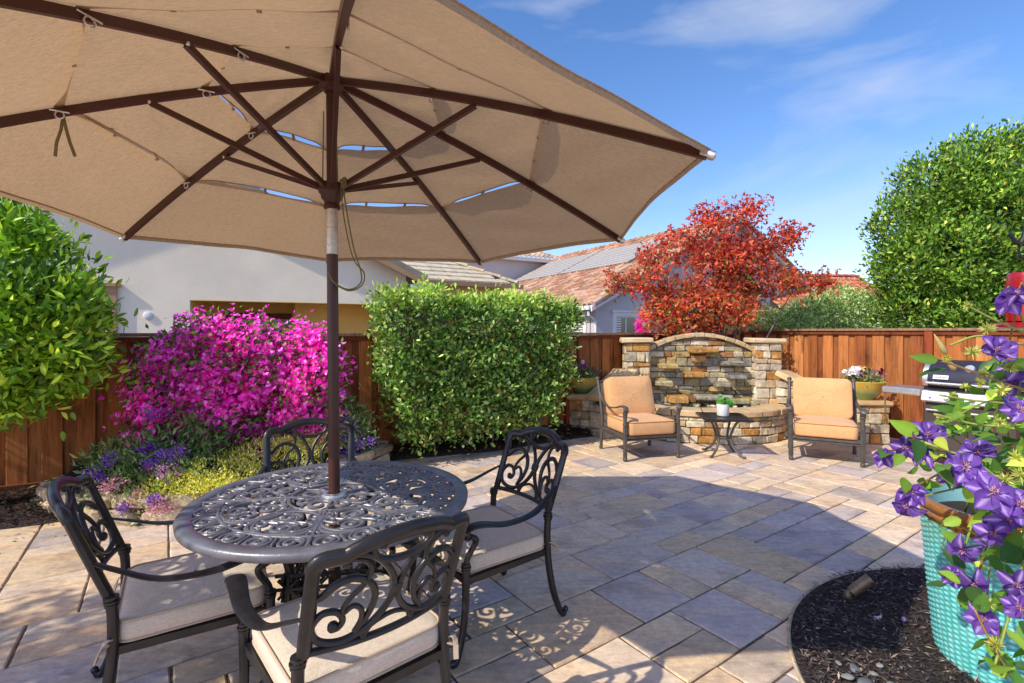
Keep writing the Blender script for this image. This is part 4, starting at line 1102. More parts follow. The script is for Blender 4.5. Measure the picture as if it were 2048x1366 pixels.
m = MB(); m.lathe([(.001, .012), (.04, .012), (.046, .0)], 24, (gw / 2, .075, 1.062), M=Matrix.Rotation(R_(50), 3, 'X')); m.build('thermometer', M['steel'], gr, auto=40)
bt = Matrix.Rotation(R_(75), 3, 'X')
m = MB(); m.box((.165, .014, .960), (.135, .046, .006), Matrix.Rotation(R_(72), 3, 'X'), ch=.002); bd = m.build('badge', M['white_trim'], gr)
tx = bpy.data.curves.new('badge_lettering', 'FONT'); tx.body = 'weber'; tx.size = .044; tx.align_x = 'CENTER'; tx.align_y = 'CENTER'; tx.extrude = .0006; tx.space_character = 1.0
to = bpy.data.objects.new('badge_lettering', tx); COL.objects.link(to); to.parent = bd; tx.materials.append(M['black'])
tm = bpy.data.meshes.new_from_object(to.evaluated_get(bpy.context.evaluated_depsgraph_get())); bpy.data.objects.remove(to)
to = bpy.data.objects.new('badge_lettering', tm); COL.objects.link(to); to.parent = bd
to.location = (.165, .0105, .9612); to.rotation_euler = (R_(72), 0, 0)
m = MB(); m.box((-.20, .26, .795), (.37, .46, .018), ch=.006); m.box((-.20, .02, .775), (.385, .03, .075), ch=.012); m.box((-.385, .26, .775), (.03, .46, .075), ch=.012); m.build('side_shelf', M['steel'], gr)
m = MB()
for k in range(3): m.tube([(-.36, .06 + .06 * k, .755), (-.36, .06 + .06 * k, .735)], .006, 6)
m.tube([(-.365, .03, .75), (-.362, .03, .50), (-.36, .035, .42)], .009, 6); m.box((-.36, .035, .40), (.03, .02, .06)); m.build('utensil_hook', M['bronze'], gr)
m = MB(); m.box((gw + .16, .26, .795), (.33, .46, .02), ch=.006); m.build('side_shelf', M['steel'], gr)
for x in (.05, gw - .05):
    for y in (.05, gd - .05):
        m = MB(); m.lathe([(.02, -.014), (.038, -.014), (.04, -.008), (.04, .008), (.038, .014), (.02, .014)], 18, (x, y, .041), M=Matrix.Rotation(R_(90), 3, 'Y')); m.box((x, y, .09), (.045, .03, .05)); m.build('caster_wheel', M['black'], gr, auto=40)

# ================================================================== SMALL LIGHTS
sp = thing('spotlight', 'small bronze cylinder garden spotlight tilted on a stake in dark bark', 'spotlight', (1.825, 2.665, .02), 0)
sp.scale = (.8,) * 3
d = Vector((.62, -.12, .55)).normalized(); c = Vector((0, 0, .035))
m = MB(); m.tube([c - d * .005, c + d * .004, c + d * .05, c + d * .052, c + d * .058, c + d * .06, c + d * .155, c + d * .157], [.012, .034, .036, .039, .039, .036, .037, .034], 22); m.build('lamp_housing', M['bronze'], sp, auto=40)
m = MB(); m.lathe([(.001, .02), (.02, .018), (.026, .01), (.026, -.02), (.01, -.03)], 14, (-.02, 0, .02)); m.tube([(-.03, 0, .03), (-.005, 0, .045)], .014, 10); m.build('knuckle', M['bronze'], sp, auto=40)
def path_light(x, y, z, h, label, rad):
    t = thing('path_light', label, 'garden light', (x, y, z))
    m = MB(); m.tube([(0, 0, 0), (0, 0, h)], .006, 8); m.build('stake', M['bronze'], t)
    m = MB(); m.lathe([(.001, h + .028), (rad * .3, h + .022), (rad, h), (rad, h - .006), (.001, h + .004)], 20); m.build('hat', M['bronze'], t, auto=40)
path_light(-.235, 6.08, .02, .385, 'thin path light stake with small cap before the hedge', .065)
path_light(-2.05, 4.15, .22, .21, 'small path light among the flowers behind the scrolled chair', .07)

# ================================================================== TALL TEAL POT
def teal_mat():
    t = NT('turquoise_glaze'); b = t.n('BsdfPrincipled', Roughness=.2); b.inputs['Coat Weight'].default_value = .6; b.inputs['Coat Roughness'].default_value = .1
    a = t.attr(); n1 = t.noise(t.coord('Object', (14, 14, 3)), 2.5, 5)
    tc = t.n('TexCoord'); sp = t.n('SeparateXYZ'); t.l(tc.outputs['Object'], sp.inputs[0])
    mr = t.n('MapRange'); mr.inputs['From Min'].default_value = .42; mr.inputs['From Max'].default_value = .62; t.l(sp.outputs[2], mr.inputs[0])
    mu = t.n('Math', operation='MULTIPLY'); t.l(mr.outputs[0], mu.inputs[0]); t.l(t.ramp(n1, [(.35, G3(.0)), (.65, G3(.9))]), mu.inputs[1])
    body = t.ramp(n1, [(.3, lin(104, 210, 208)), (.55, lin(128, 222, 222)), (.75, lin(160, 232, 226))])
    c = t.mix(mu.outputs[0], body, lin(118, 150, 84)); c = t.mix(1.0, c, a, 'MULTIPLY')
    t.l(c, b.inputs['Base Color']); t.l(b.outputs[0], t.out.inputs[0]); return t.m
M['teal'] = teal_mat(); M['amber'] = mat('amber_glaze', lin(160, 106, 46), .2, noise=(7, .7, 1.15), noise2=(60, .9, 1.08), coat=.6)
PX, PY = 2.19, 2.10
tp = thing('tall_planter', 'tall turquoise basket weave glazed pot with amber rim holding the clematis', 'planter', (PX, PY, .02))
m = MB(); nc, nr = 64, 27; per = 4; N = nc * per
def prad(z): 
    t = z / .60; return .298 + .052 * t ** .8 - .03 * max(0, .10 - t) ** 2 * 80 * .12
vs = []; fs = []; rows_ = []
for i in range(nr * 4 + 1):
    z = .60 * i / (nr * 4); row = i / 4.0; fr = row - math.floor(row)
    for k in range(N):
        cell = k // per; kk = (k % per) / per
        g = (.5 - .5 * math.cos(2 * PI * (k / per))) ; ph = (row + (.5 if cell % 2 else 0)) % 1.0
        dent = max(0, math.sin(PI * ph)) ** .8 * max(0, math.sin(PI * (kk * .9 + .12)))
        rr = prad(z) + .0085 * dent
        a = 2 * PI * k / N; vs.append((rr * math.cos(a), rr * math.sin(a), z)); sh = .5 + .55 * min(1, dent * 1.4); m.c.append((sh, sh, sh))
for i in range(nr * 4):
    for k in range(N):
        k2 = (k + 1) % N; fs.append((i * N + k, i * N + k2, (i + 1) * N + k2, (i + 1) * N + k))
m.v = vs; m.f = fs; m.m = [0] * len(fs)
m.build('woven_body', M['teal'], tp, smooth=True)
m = MB(); m.lathe([(.346, .594), (.349, .610), (.356, .616), (.361, .625), (.358, .635), (.352, .639), (.356, .645), (.370, .656), (.375, .670), (.370, .684), (.360, .692), (.344, .690), (.338, .68)], 72); m.build('rim', M['amber'], tp, auto=60)
m = MB(); m.cur = (1, 1, 1); m.lathe([(.339, .685), (.334, .62), (.33, .56)], 72); m.build('inner_wall', mat('pale_blue_glaze', lin(150, 206, 214), .3, noise=(6, .9, 1.05)), tp, smooth=True)
m = MB(); m.lathe([(.333, .60), (.001, .62)], 40); m.build('soil', M['soil'], tp)

# ================================================================== RED FEEDER
fd = thing('bird_feeder', 'red hanging bird feeder at the right edge above the purple clematis', 'feeder', (2.105, 2.02, 1.475), 0)
m = MB(); m.lathe([(.001, .012), (.05, .012), (.066, .02), (.068, .15), (.062, .20), (.060, .214), (.057, .218), (.001, .219)], 32); m.build('reservoir', M['red'], fd, auto=40)
m = MB(); m.lathe([(.001, -.014), (.10, -.014), (.118, -.006), (.120, .004), (.10, .012), (.06, .016)], 36); m.build('feeding_tray', M['red'], fd, auto=40)
m = MB(); m.tube(cr([(0, 0, .225), (0, 0, .26), (-.03, 0, .285), (-.036, 0, .32), (-.02, 0, .35)], 6), .005, 8); m.build('wire_hook', M['black'], fd)
sh = thing('shepherd_hook', 'dark metal hook at the top right edge carrying the red feeder', 'plant hook', (2.36, 2.1, .62), 0)
m = MB(); m.tube(cr([(0, 0, -.02), (0, 0, .6), (0, 0, 1.1), (-.03, -.01, 1.30), (-.14, -.05, 1.37), (-.25, -.08, 1.30), (-.278, -.085, 1.215), (-.30, -.085, 1.19), (-.335, -.085, 1.23)], 8), .008, 8); m.build('hook_rod', M['black'], sh)
# ================================================================== VEGETATION
def at(px, py, d): return np.array([(px - 1024) / 990 * d, d, EYE + (664 - py) / 990 * d])   # measuring helper: photo point at a chosen depth
def leafmesh2(name, P, D, Nn, L, W, C, material, parent=None, fold=.1, droop=.2, kind=None, prof=((0, .06), (.16, .62), (.4, 1), (.68, .8), (.9, .28), (1, .02)), wave=.0):
    """leaves with a real outline: 3 columns x 6 rows"""
    n = len(P); D = unit(D); Nn = unit(Nn - D * np.sum(D * Nn, axis=1, keepdims=True)); S = np.cross(D, Nn)
    L = np.broadcast_to(L, (n,))[:, None]; W = np.broadcast_to(W, (n,))[:, None]; R = len(prof); dr = np.broadcast_to(droop, (n,))[:, None] if not hasattr(droop, 'shape') else droop[:, None]
    v = np.empty((n, R, 3, 3)); cc = np.ones((n, R, 3, 4), np.float32)
    ph = rng.random((n, 1)) * 6
    for i, (t, w_) in enumerate(prof):
        mid = P + D * L * t - Nn * L * dr * t * t
        wv = wave * np.sin(ph + t * 9) * W
        v[:, i, 1] = mid - Nn * W * fold * w_ * .6
        v[:, i, 0] = mid - S * W * .5 * w_ + Nn * (W * fold * w_ * .5 + wv * w_); v[:, i, 2] = mid + S * W * .5 * w_ + Nn * (W * fold * w_ * .5 - wv * w_)
        for c in range(3): cc[:, i, c, :3] = C * (1.18 if c == 1 else 1.0)
    base = (np.arange(n) * R * 3)[:, None, None]; q = []
    for i in range(R - 1):
        for c in range(2): q.append([i * 3 + c, i * 3 + c + 1, (i + 1) * 3 + c + 1, (i + 1) * 3 + c])
    q = np.array(q)[None]; nq = q.shape[1]; idx = (base + q).reshape(-1)
    me = bpy.data.meshes.new(name); me.vertices.add(n * R * 3); me.vertices.foreach_set('co', v.reshape(-1).astype(np.float32))
    me.loops.add(n * nq * 4); me.loops.foreach_set('vertex_index', idx.astype(np.int32)); me.polygons.add(n * nq); me.polygons.foreach_set('loop_start', (np.arange(n * nq) * 4).astype(np.int32))
    me.update(calc_edges=True); me.polygons.foreach_set('use_smooth', [True] * (n * nq))
    a_ = me.color_attributes.new('col', 'FLOAT_COLOR', 'POINT'); a_.data.foreach_set('color', np.clip(cc, 0, 1).ravel()); me.materials.append(material)
    o = bpy.data.objects.new(name, me); COL.objects.link(o)
    if parent: o.parent = parent
    if kind: o['kind'] = kind
    return o
def limbs(name, base, targets, r0, parent, col=lin(116, 98, 80), bend=.12, r1=.006):
    m = MB(); m.cur = col
    for k, tg_ in enumerate(targets):
        b = np.array(base, float) + rng.normal(0, r0 * .5, 3) * np.array([1, 1, 0]); tg_ = np.array(tg_, float); mid = (b + tg_) / 2; mid2 = b * .75 + tg_ * .25
        mid = mid + rng.normal(0, bend, 3); mid2 = mid2 + np.array([0, 0, .08]) + rng.normal(0, bend * .4, 3); pts = cr([b, mid2, mid, tg_], 5); N = len(pts)
        m.tube(pts, [r0 * (1 - i / (N - 1)) ** .8 * (1 if k == 0 else .72) + r1 for i in range(N)], 7)
    return m.build(name, M['twig'], parent, smooth=True)
up0 = np.array([0, 0, 1.])
SUNV = np.array([dirv.x, dirv.y, dirv.z])

# --- citrus tree at the left
ct = thing('citrus_tree', 'rounded bright green citrus tree at the left edge in front of the fence', 'tree', (-4.2, 3.86, .04))
ox = np.array([-4.2, 3.86, .04])
CB = [((-3.93, 3.74, 1.56), (.76, .56, .74)), ((-4.15, 3.75, 1.25), (.62, .5, .5)), ((-3.82, 3.70, 1.40), (.70, .5, .50)), ((-4.05, 3.75, 2.05), (.45, .42, .42))]
P, O, tn = clumped(600, 27, CB, .075, .76); n = len(P)
D = unit(O * .8 + np.array([0, 0, .55]) + rng.normal(0, .55, (n, 3))); Nn = unit(O + rng.normal(0, .5, (n, 3)) + np.array([0, 0, .4]))
C = palette(n, [lin(116, 146, 38), lin(92, 128, 32), lin(144, 170, 50), lin(58, 88, 24), lin(176, 192, 72)], .16, [.3, .26, .22, .14, .08]) * (1 + .13 * tn[:, None])
leafmesh2('crown', P - ox, D, Nn, rng.uniform(.06, .112, n), rng.uniform(.023, .037, n), np.clip(C, .004, 1), M['glossleaf'], ct, .16, .22)
q = np.array([-4.0, 3.75, 2.28]); P = q + rng.normal(0, 1, (60, 3)) * np.array([.07, .07, .11]); leafmesh2('young_shoot', P - ox, rng.normal(0, .45, (60, 3)) + up0, rng.normal(size=(60, 3)), .085, .03, palette(60, [lin(176, 200, 70), lin(150, 184, 60)], .12), M['leaf'], ct)
limbs('trunk', (0, 0, 0), [(.2, -.15, 1.1), (-.1, -.05, 1.25), (.35, -.2, 1.3), (.05, .05, 1.6), (.25, -.3, 1.5)], .045, ct, bend=.04)

# --- bougainvillea on the fence
bg_ = thing('bougainvillea', 'wide magenta bougainvillea in full bloom against the left fence', 'shrub', (-2.75, 4.85, .05)); ox = np.array([-2.75, 4.85, .05])
BB = []
for x, zt in ((-3.10, 1.25), (-2.96, 1.42), (-2.78, 1.47), (-2.55, 1.40), (-2.32, 1.36), (-2.12, 1.34), (-2.0, 1.26)):
    y = 6.667 + .575 * x - .40; BB.append(((x, y, (zt + .22) / 2 + .12), (.26, .30, (zt - .22) / 2)))
P, O, tn = clumped(470, 25, BB, .075, .84, ros=.6); n0 = len(P)
ax = unit(O * .9 + SUNV * 1.1 + rng.normal(0, .6, (n0, 3))); e1 = unit(np.cross(ax, rng.normal(size=(n0, 3)))); e2 = np.cross(ax, e1); th = (np.arange(3) * 2 * PI / 3)[None] + rng.normal(0, .15, (n0, 3))
D = (e1[:, None] * np.cos(th)[..., None] + e2[:, None] * np.sin(th)[..., None] + ax[:, None] * rng.uniform(.25, .8, (n0, 1, 1))).reshape(-1, 3); P = np.repeat(P, 3, 0); O = np.repeat(ax, 3, 0); tn = np.repeat(tn, 3); n = n0 * 3
C = palette(n, [lin(236, 80, 200), lin(222, 58, 184), lin(244, 140, 220), lin(190, 36, 152), lin(240, 100, 190)], .13) * (1 + .26 * tn[:, None])
leafmesh('blossom', P - ox, D, O, rng.uniform(.026, .039, n), rng.uniform(.025, .036, n), np.clip(C, .004, 1), M['bract'], bg_, .12, .05, wide_at=.5)
P, O, tn = clumped(800, 9, BB, .07, .88); n = len(P)
leafmesh('leaves', P - ox, unit(O + rng.normal(0, .6, (n, 3))), rng.normal(size=(n, 3)) + O, rng.uniform(.04, .07, n), rng.uniform(.024, .038, n), palette(n, [lin(86, 112, 44), lin(120, 146, 62), lin(60, 84, 36)], .15), M['leaf'], bg_)
# shoots standing above the top
sh_m = MB(); sh_m.cur = lin(120, 110, 60); SP = []
for x, zt in ((-3.05, 1.60), (-2.86, 1.64), (-2.44, 1.66), (-2.38, 1.60), (-2.16, 1.62), (-2.08, 1.58), (-1.98, 1.54), (-1.90, 1.42)):
    y = 6.667 + .575 * x - .42; tip = np.array([x + random.uniform(-.06, .06), y, zt]); b = np.array([x, y, 1.3]); sh_m.tube([tuple(b - ox), tuple(tip - ox)], .005, 5)
    SP.append(b + (tip - b) * rng.random((26, 1)) ** .6 + rng.normal(0, .035, (26, 3)))
sh_m.build('stems', M['twig'], bg_); SP = np.concatenate(SP); n = len(SP)
leafmesh('shoot_blossom', SP - ox, rng.normal(size=(n, 3)), rng.normal(size=(n, 3)), .036, .032, palette(n, [lin(228, 80, 190), lin(214, 50, 170), lin(130, 150, 60)], .12, [.45, .4, .15]), M['bract'], bg_, .15, .1)

# --- clipped hedge
hd = thing('hedge', 'tall clipped glossy green hedge narrowing toward its foot before the fence', 'hedge', (-.42, 6.05, .08), AANG)
HL, HD_, HT = 2.40, .60, 1.75
def hedge_pts(n):
    u = rng.random(n); v = rng.random(n); z = rng.random(n) ** .85; k = rng.random(n)
    f = k < .50; v = np.where(f, rng.random(n) ** 2 * .22, v); e = (k > .50) & (k < .68); z = np.where(e, 1 - rng.random(n) ** 1.6 * .12, z)
    s = (k > .68) & (k < .82); u = np.where(s, np.where(rng.random(n) < .6, rng.random(n) ** 1.5 * .1, 1 - rng.random(n) ** 1.5 * .1), u)
    zz = .10 + z * (HT - .10); w_ = np.clip(.60 + .42 * np.sqrt(np.clip(zz / 1.3, 0, 1)), 0, 1.0) * (1 + .035 * np.sin(zz * 8 + 1))
    bump = .07 * np.sin(u * 13 + zz * 3) + .05 * np.sin(u * 31 + 1)
    x = (u - .5) * HL * w_ + .03 * np.sin(zz * 9); y = (v - .5) * HD_ * (.8 + .2 * w_) - .05 * np.sin(u * 19 + zz * 6) * np.sin(zz * 7 + u * 5); zz = np.where(z > .95, zz + bump * .6, zz)
    O = np.stack([np.where(s, np.sign(u - .5), (u - .5) * .5), np.where(f, -1., -.4), np.where(e, 1.2, .35)], 1)
    drop = (zz < .38) & (rng.random(n) < .45 * (1 - zz / .38) + .15)
    return np.stack([x, y, zz], 1)[~drop], unit(O)[~drop]
c, o_ = hedge_pts(1350); per = 18; off = rng.normal(0, .06, (len(c) * per, 3)); P = np.repeat(c, per, 0) + off; O = unit(np.repeat(o_, per, 0) + .9 * unit(off)); tn = np.repeat(rng.normal(0, 1, len(c)), per); n = len(P)
D = unit(O * .8 + np.array([0, 0, .3]) + rng.normal(0, .6, (n, 3)))
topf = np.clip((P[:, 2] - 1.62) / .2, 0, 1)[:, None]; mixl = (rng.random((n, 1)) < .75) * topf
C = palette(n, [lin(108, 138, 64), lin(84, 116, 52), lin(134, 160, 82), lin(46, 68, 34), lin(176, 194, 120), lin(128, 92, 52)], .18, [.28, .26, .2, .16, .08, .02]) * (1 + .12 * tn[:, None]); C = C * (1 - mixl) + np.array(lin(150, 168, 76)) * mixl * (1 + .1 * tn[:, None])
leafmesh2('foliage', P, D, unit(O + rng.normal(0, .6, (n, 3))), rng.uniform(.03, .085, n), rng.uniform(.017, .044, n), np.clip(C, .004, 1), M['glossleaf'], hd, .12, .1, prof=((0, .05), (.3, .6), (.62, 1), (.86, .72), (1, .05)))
m = MB(); m.cur = lin(104, 84, 70)
for k in range(13):
    x = random.uniform(-.85, .85); y = random.uniform(-.15, .15)
    m.tube(cr([(x, y, -.06), (x + random.uniform(-.06, .06), y, .3), (x * 1.1 + random.uniform(-.15, .15), y, .75), (x * 1.2 + random.uniform(-.2, .2), y - .1, 1.3)], 4), [.016 - .0008 * i for i in range(13)], 6)
for k in range(190):
    x, z = ((-.98 + random.gauss(0, .14), 1.42 + random.gauss(0, .15)) if k < 90 else (random.uniform(-1, 1), random.uniform(.2, 1.6))); y = -.29 + random.gauss(0, .04); v = Vector((random.gauss(0, .5), -.3, random.gauss(.3, .5))).normalized() * random.uniform(.08, .2)
    m.tube([(x, y, z), (x + v.x, y + v.y, z + v.z)], .0032, 4)
m.build('branches', M['twig'], hd, smooth=True)

# --- stone edged flower bed
PB = dense([(-3.86, 4.36), (-3.78, 4.06), (-3.3, 3.84), (-2.66, 3.78), (-2.12, 4.05), (-1.74, 4.6), (-1.50, 5.25), (-1.44, 5.50), (-1.62, 5.72)], 9)
gw_ = thing('garden_wall', 'low curved cream stone edging around the flower bed', 'wall', (-2.6, 4.3, 0)); m = MB(); r = random.Random(8); o2 = np.array([-2.6, 4.3])
seg = np.array(PB); cum2 = np.concatenate([[0], np.cumsum(np.linalg.norm(np.diff(seg, axis=0), axis=1))])
def along(s):
    i = int(np.clip(np.searchsorted(cum2, s), 1, len(seg) - 1)); f = (s - cum2[i - 1]) / (cum2[i] - cum2[i - 1]); p = seg[i - 1] + (seg[i] - seg[i - 1]) * f; d = seg[i] - seg[i - 1]; return p - o2, math.atan2(d[1], d[0])
for z0, z1 in ((0, .115), (.115, .215)):
    s = r.uniform(0, .1)
    while s < cum2[-1] - .05:
        w_ = r.uniform(.2, .36); p, a = along(min(s + w_ / 2, cum2[-1] - .01)); k = r.uniform(.8, 1.05); c = r.choice([lin(200, 178, 146), lin(186, 164, 138), lin(208, 188, 158), lin(172, 156, 134)])
        m.box((p[0], p[1], (z0 + z1) / 2), (w_ - .008, .17, z1 - z0 - .006), a + r.uniform(-.05, .05), ch=.022, col=tuple(v * k for v in c), jit=.010); s += w_
m.build('stones', M['stone'], gw_)
m = MB(); P = []
bk = [(x, 6.667 + .575 * x - .04) for x in np.linspace(-3.9, -1.55, len(PB))]
for f, b in zip(PB, bk): P.append([(f[0] + (b[0] - f[0]) * t, f[1] + (b[1] - f[1]) * t, .20 + .10 * math.sin(PI * .5 * t) + .015 * mnoise.noise(Vector((f[0] * 4, t * 6, 1)))) for t in np.linspace(0, 1, 9)])
m.grid(P, flip=True); struct(m.build('flower_bed', M['mulch'], smooth=True))

n = 260; fx = rng.uniform(-3.5, -1.7, n); fy = 6.667 + .575 * fx - rng.uniform(.45, 1.0, n)
leafmesh('fallen_bracts', np.stack([fx, fy, np.full(n, .315)], 1), rng.normal(size=(n, 3)) * np.array([1, 1, .2]), rng.normal(size=(n, 3)) * .3 + up0, .03, .026, palette(n, [lin(196, 90, 170), lin(170, 60, 140), lin(200, 150, 170)], .15), M['bract'], kind='stuff')
def panicles(parent, ox, heads, cols, n=90, sz=.013):
    for (px, py, d, r1) in heads:
        c = at(px, py, d); P = c + rng.normal(0, .42, (n, 3)) * np.array([r1, r1, r1 * .75]); dd = unit(P - c + rng.normal(0, .01, P.shape) + np.array([0, 0, .01]))
        leafmesh('blossom', P - ox, unit(dd + rng.normal(0, .5, P.shape)), rng.normal(size=P.shape) + up0, sz * 1.3, sz, palette(n, cols, .14), M['petal'], parent, .1, .05, wide_at=.55)
VIO = [lin(132, 78, 190), lin(154, 100, 204), lin(108, 54, 160), lin(170, 120, 208)]; MAU = [lin(176, 110, 176), lin(150, 80, 158), lin(198, 140, 190)]; ROS = [lin(214, 150, 170), lin(190, 110, 140), lin(224, 176, 186)]
def bushy(name, label, cat, base, blobs, ncl, per, size, wid, cols, spread=.04, upb=.5, mat_='leaf', group=None, two=False):
    t = thing(name, label, cat, base, group=group); ox = np.array(base, float); P, O, tn = clumped(ncl, per, blobs, spread, .6); n = len(P)
    D = unit(O * .6 + np.array([0, 0, upb]) + rng.normal(0, .6, (n, 3))); C = np.clip(palette(n, cols, .16) * (1 + .13 * tn[:, None]), .004, 1)
    (leafmesh2 if two else leafmesh)('foliage', P - ox, D, O + rng.normal(0, .7, (n, 3)), rng.uniform(*size, n), rng.uniform(*wid, n), C, M[mat_], t); return t, ox
GRY = [lin(92, 116, 66), lin(116, 138, 84), lin(70, 94, 50), lin(138, 156, 100)]
t, ox = bushy('butterfly_bush', 'grey green bush with violet flower clusters left in the stone edged bed', 'shrub', (-3.05, 4.25, .25),
              [((-3.2, 4.2, .36), (.40, .3, .18)), ((-2.9, 4.25, .40), (.36, .3, .24)), ((-2.8, 3.95, .30), (.32, .2, .12)), ((-2.72, 4.4, .50), (.20, .2, .24))], 340, 11, (.05, .09), (.014, .026), GRY)
panicles(t, ox, [(221, 920, 3.85, .07), (355, 904, 3.9, .08), (328, 911, 3.9, .06), (182, 949, 3.8, .065), (302, 925, 3.85, .055), (305, 826, 4.05, .09), (304, 894, 4.0, .05), (287, 899, 4.0, .045), (200, 955, 3.8, .05), (307, 999, 3.66, .05), (246, 1016, 3.66, .05)], VIO, 120, .015)
panicles(t, ox, [(336, 943, 3.75, .10), (300, 934, 3.85, .06)], MAU, 120, .015); panicles(t, ox, [(230, 968, 3.68, .10), (214, 976, 3.68, .06), (320, 1012, 3.64, .07)], ROS, 120)
m = MB(); m.cur = lin(168, 160, 84)
for k in range(16):
    b = at(random.uniform(220, 330), random.uniform(920, 950), 4.15) - ox; e = b + np.array([random.uniform(-.30, .0), random.uniform(-.1, .1), random.uniform(.08, .22)])
    m.tube(cr([b, (b + e) / 2 + np.array([0, 0, .05]), e, e + np.array([-.03, 0, -.03])], 4), .003, 4)
m.build('stems', M['twig'], t)
t, ox = bushy('trailing_herb', 'low grey green herb with pinkish blooms spilling over the front of the stone edging', 'plant', (-2.95, 3.82, .2),
              [((-2.95, 3.80, .16), (.22, .12, .12)), ((-3.15, 3.84, .22), (.16, .12, .10)), ((-2.78, 3.78, .10), (.14, .09, .09))], 110, 10, (.03, .055), (.010, .018), GRY + [lin(150, 160, 110)])
panicles(t, ox, [(275, 985, 3.7, .05), (262, 1004, 3.68, .06), (300, 1022, 3.66, .05), (335, 1016, 3.66, .045)], ROS + [lin(206, 176, 150)], 80, .010)
t, ox = bushy('butterfly_bush', 'violet flowered bush right of the magenta blooms beside the umbrella pole', 'shrub', (-1.72, 5.1, .25),
              [((-1.72, 5.15, .50), (.24, .2, .28)), ((-1.9, 5.2, .62), (.16, .16, .26)), ((-1.6, 5.1, .38), (.16, .15, .16))], 170, 11, (.04, .075), (.014, .024), GRY)
panicles(t, ox, [(701, 846, 5.0, .08), (694, 836, 5.0, .06), (706, 856, 5.0, .06), (722, 880, 5.0, .07), (741, 884, 5.0, .06), (712, 893, 4.95, .07), (690, 874, 5.0, .06), (690, 905, 4.95, .06), (630, 902, 4.8, .06), (648, 848, 5.0, .07), (700, 905, 4.95, .05), (628, 880, 4.9, .05), (664, 815, 5.1, .07)], [lin(150, 104, 206), lin(126, 78, 190), lin(172, 130, 216)], 90)
# ground cover
gc = [((-2.55, 4.10, .24), (.44, .38, .14)), ((-2.7, 3.84, .17), (.30, .12, .09)), ((-2.2, 4.6, .30), (.42, .45, .16)), ((-1.98, 5.0, .32), (.28, .35, .14)), ((-2.45, 3.95, .22), (.26, .16, .10))]
P, O, tn = clumped(1500, 12, gc, .03, .7); n = len(P); ztop = P[:, 2] > .16; P, O, tn = P[ztop], O[ztop], tn[ztop]; n = len(P)
leafmesh('ground_cover', P, unit(O * .4 + up0 + rng.normal(0, .6, (n, 3))), rng.normal(size=(n, 3)) + up0, rng.uniform(.016, .034, n), rng.uniform(.008, .014, n),
         np.clip(palette(n, [lin(200, 196, 88), lin(176, 178, 70), lin(216, 208, 124), lin(150, 158, 60), lin(236, 230, 190)], .14, [.3, .26, .2, .14, .10]) * (1 + .1 * tn[:, None]), 0, 1), M['leaf'], kind='stuff')

# --- Japanese maple behind the fountain
mt = thing('maple_tree', 'red and orange leaved Japanese maple rising behind the stone fountain', 'tree', (3.2, 8.05, 0)); ox = np.array([3.2, 8.05, 0])
MBL = []
for (px, py, rx, ry, d) in ((1470, 432, 50, 22, 8.0), (1405, 472, 64, 32, 7.9), (1318, 508, 46, 24, 7.9), (1245, 562, 44, 16, 7.8), (1335, 565, 66, 30, 7.7), (1440, 520, 72, 36, 7.9), (1530, 487, 62, 26, 8.1), (1585, 462, 26, 8, 8.1), (1510, 560, 80, 34, 8.0),
                            (1600, 566, 54, 17, 8.0), (1638, 548, 28, 11, 8.0), (1375, 610, 76, 36, 7.7), (1322, 622, 40, 26, 7.6), (1450, 600, 66, 30, 7.8), (1350, 652, 46, 18, 7.6), (1500, 408, 30, 10, 8.0), (1415, 420, 26, 12, 8.0), (1440, 640, 66, 22, 7.8)):
    c = at(px, py, d); s = d / 990; MBL.append((tuple(c), (rx * s, rx * s * .8, ry * s)))
P, O, tn = clumped(520, 17, MBL, .075, .6, ros=.5); n = len(P)
hgt = np.clip((P[:, 2] - 1.5) / 1.6, 0, 1); D = unit(O * .5 + rng.normal(0, .8, (n, 3)) + np.array([0, 0, -.15])); u_ = rng.random(n)
cA = palette(n, [lin(206, 96, 76), lin(182, 72, 64), lin(216, 124, 90), lin(146, 52, 48)], .14); cB = palette(n, [lin(200, 118, 72), lin(178, 122, 66), lin(136, 134, 60), lin(206, 98, 70)], .14)
C = np.where((u_ < .25 + .75 * hgt)[:, None], cA, cB) * (1 + .12 * tn[:, None])
k = 3; off = rng.normal(0, .9, (n * k, 3)); PK_ = np.repeat(P, k, 0); DK_ = unit(np.repeat(D, k, 0) + off * .75)
leafmesh('crown', PK_ - ox, DK_, np.repeat(unit(rng.normal(size=(n, 3)) + up0 * .8), k, 0), rng.uniform(.05, .085, n * k), rng.uniform(.022, .034, n * k), np.clip(np.repeat(C, k, 0), .004, 1), M['maple'], mt, .08, .15)
MP = P.copy(); gi = [(tuple(at(1365, 590, 8.0)), (.25, .2, .3)), (tuple(at(1470, 560, 8.1)), (.3, .2, .35)), (tuple(at(1500, 610, 8.0)), (.3, .2, .25)), (tuple(at(1380, 500, 8.05)), (.14, .12, .25))]
P, O, tn = clumped(130, 10, gi, .06, .3); n = len(P); leafmesh('green_leaves', P - ox, rng.normal(size=(n, 3)), rng.normal(size=(n, 3)) + up0, .05, .02, palette(n, [lin(120, 150, 56), lin(90, 120, 46), lin(150, 160, 70)], .15), M['leaf'], mt)
m = MB(); m.cur = lin(120, 84, 66); bc = np.array([b[0] for b in MBL])
for p in MP[::17]:
    q = bc[np.argmin(np.linalg.norm(bc - p, axis=1))] * .85 + p * .15 - np.array([0, 0, .05]); mid = (p + q) / 2 + rng.normal(0, .03, 3); m.tube([tuple(v - ox) for v in (q, mid, p)], [.007, .005, .003], 4)
m.build('twigs', M['twig'], mt)
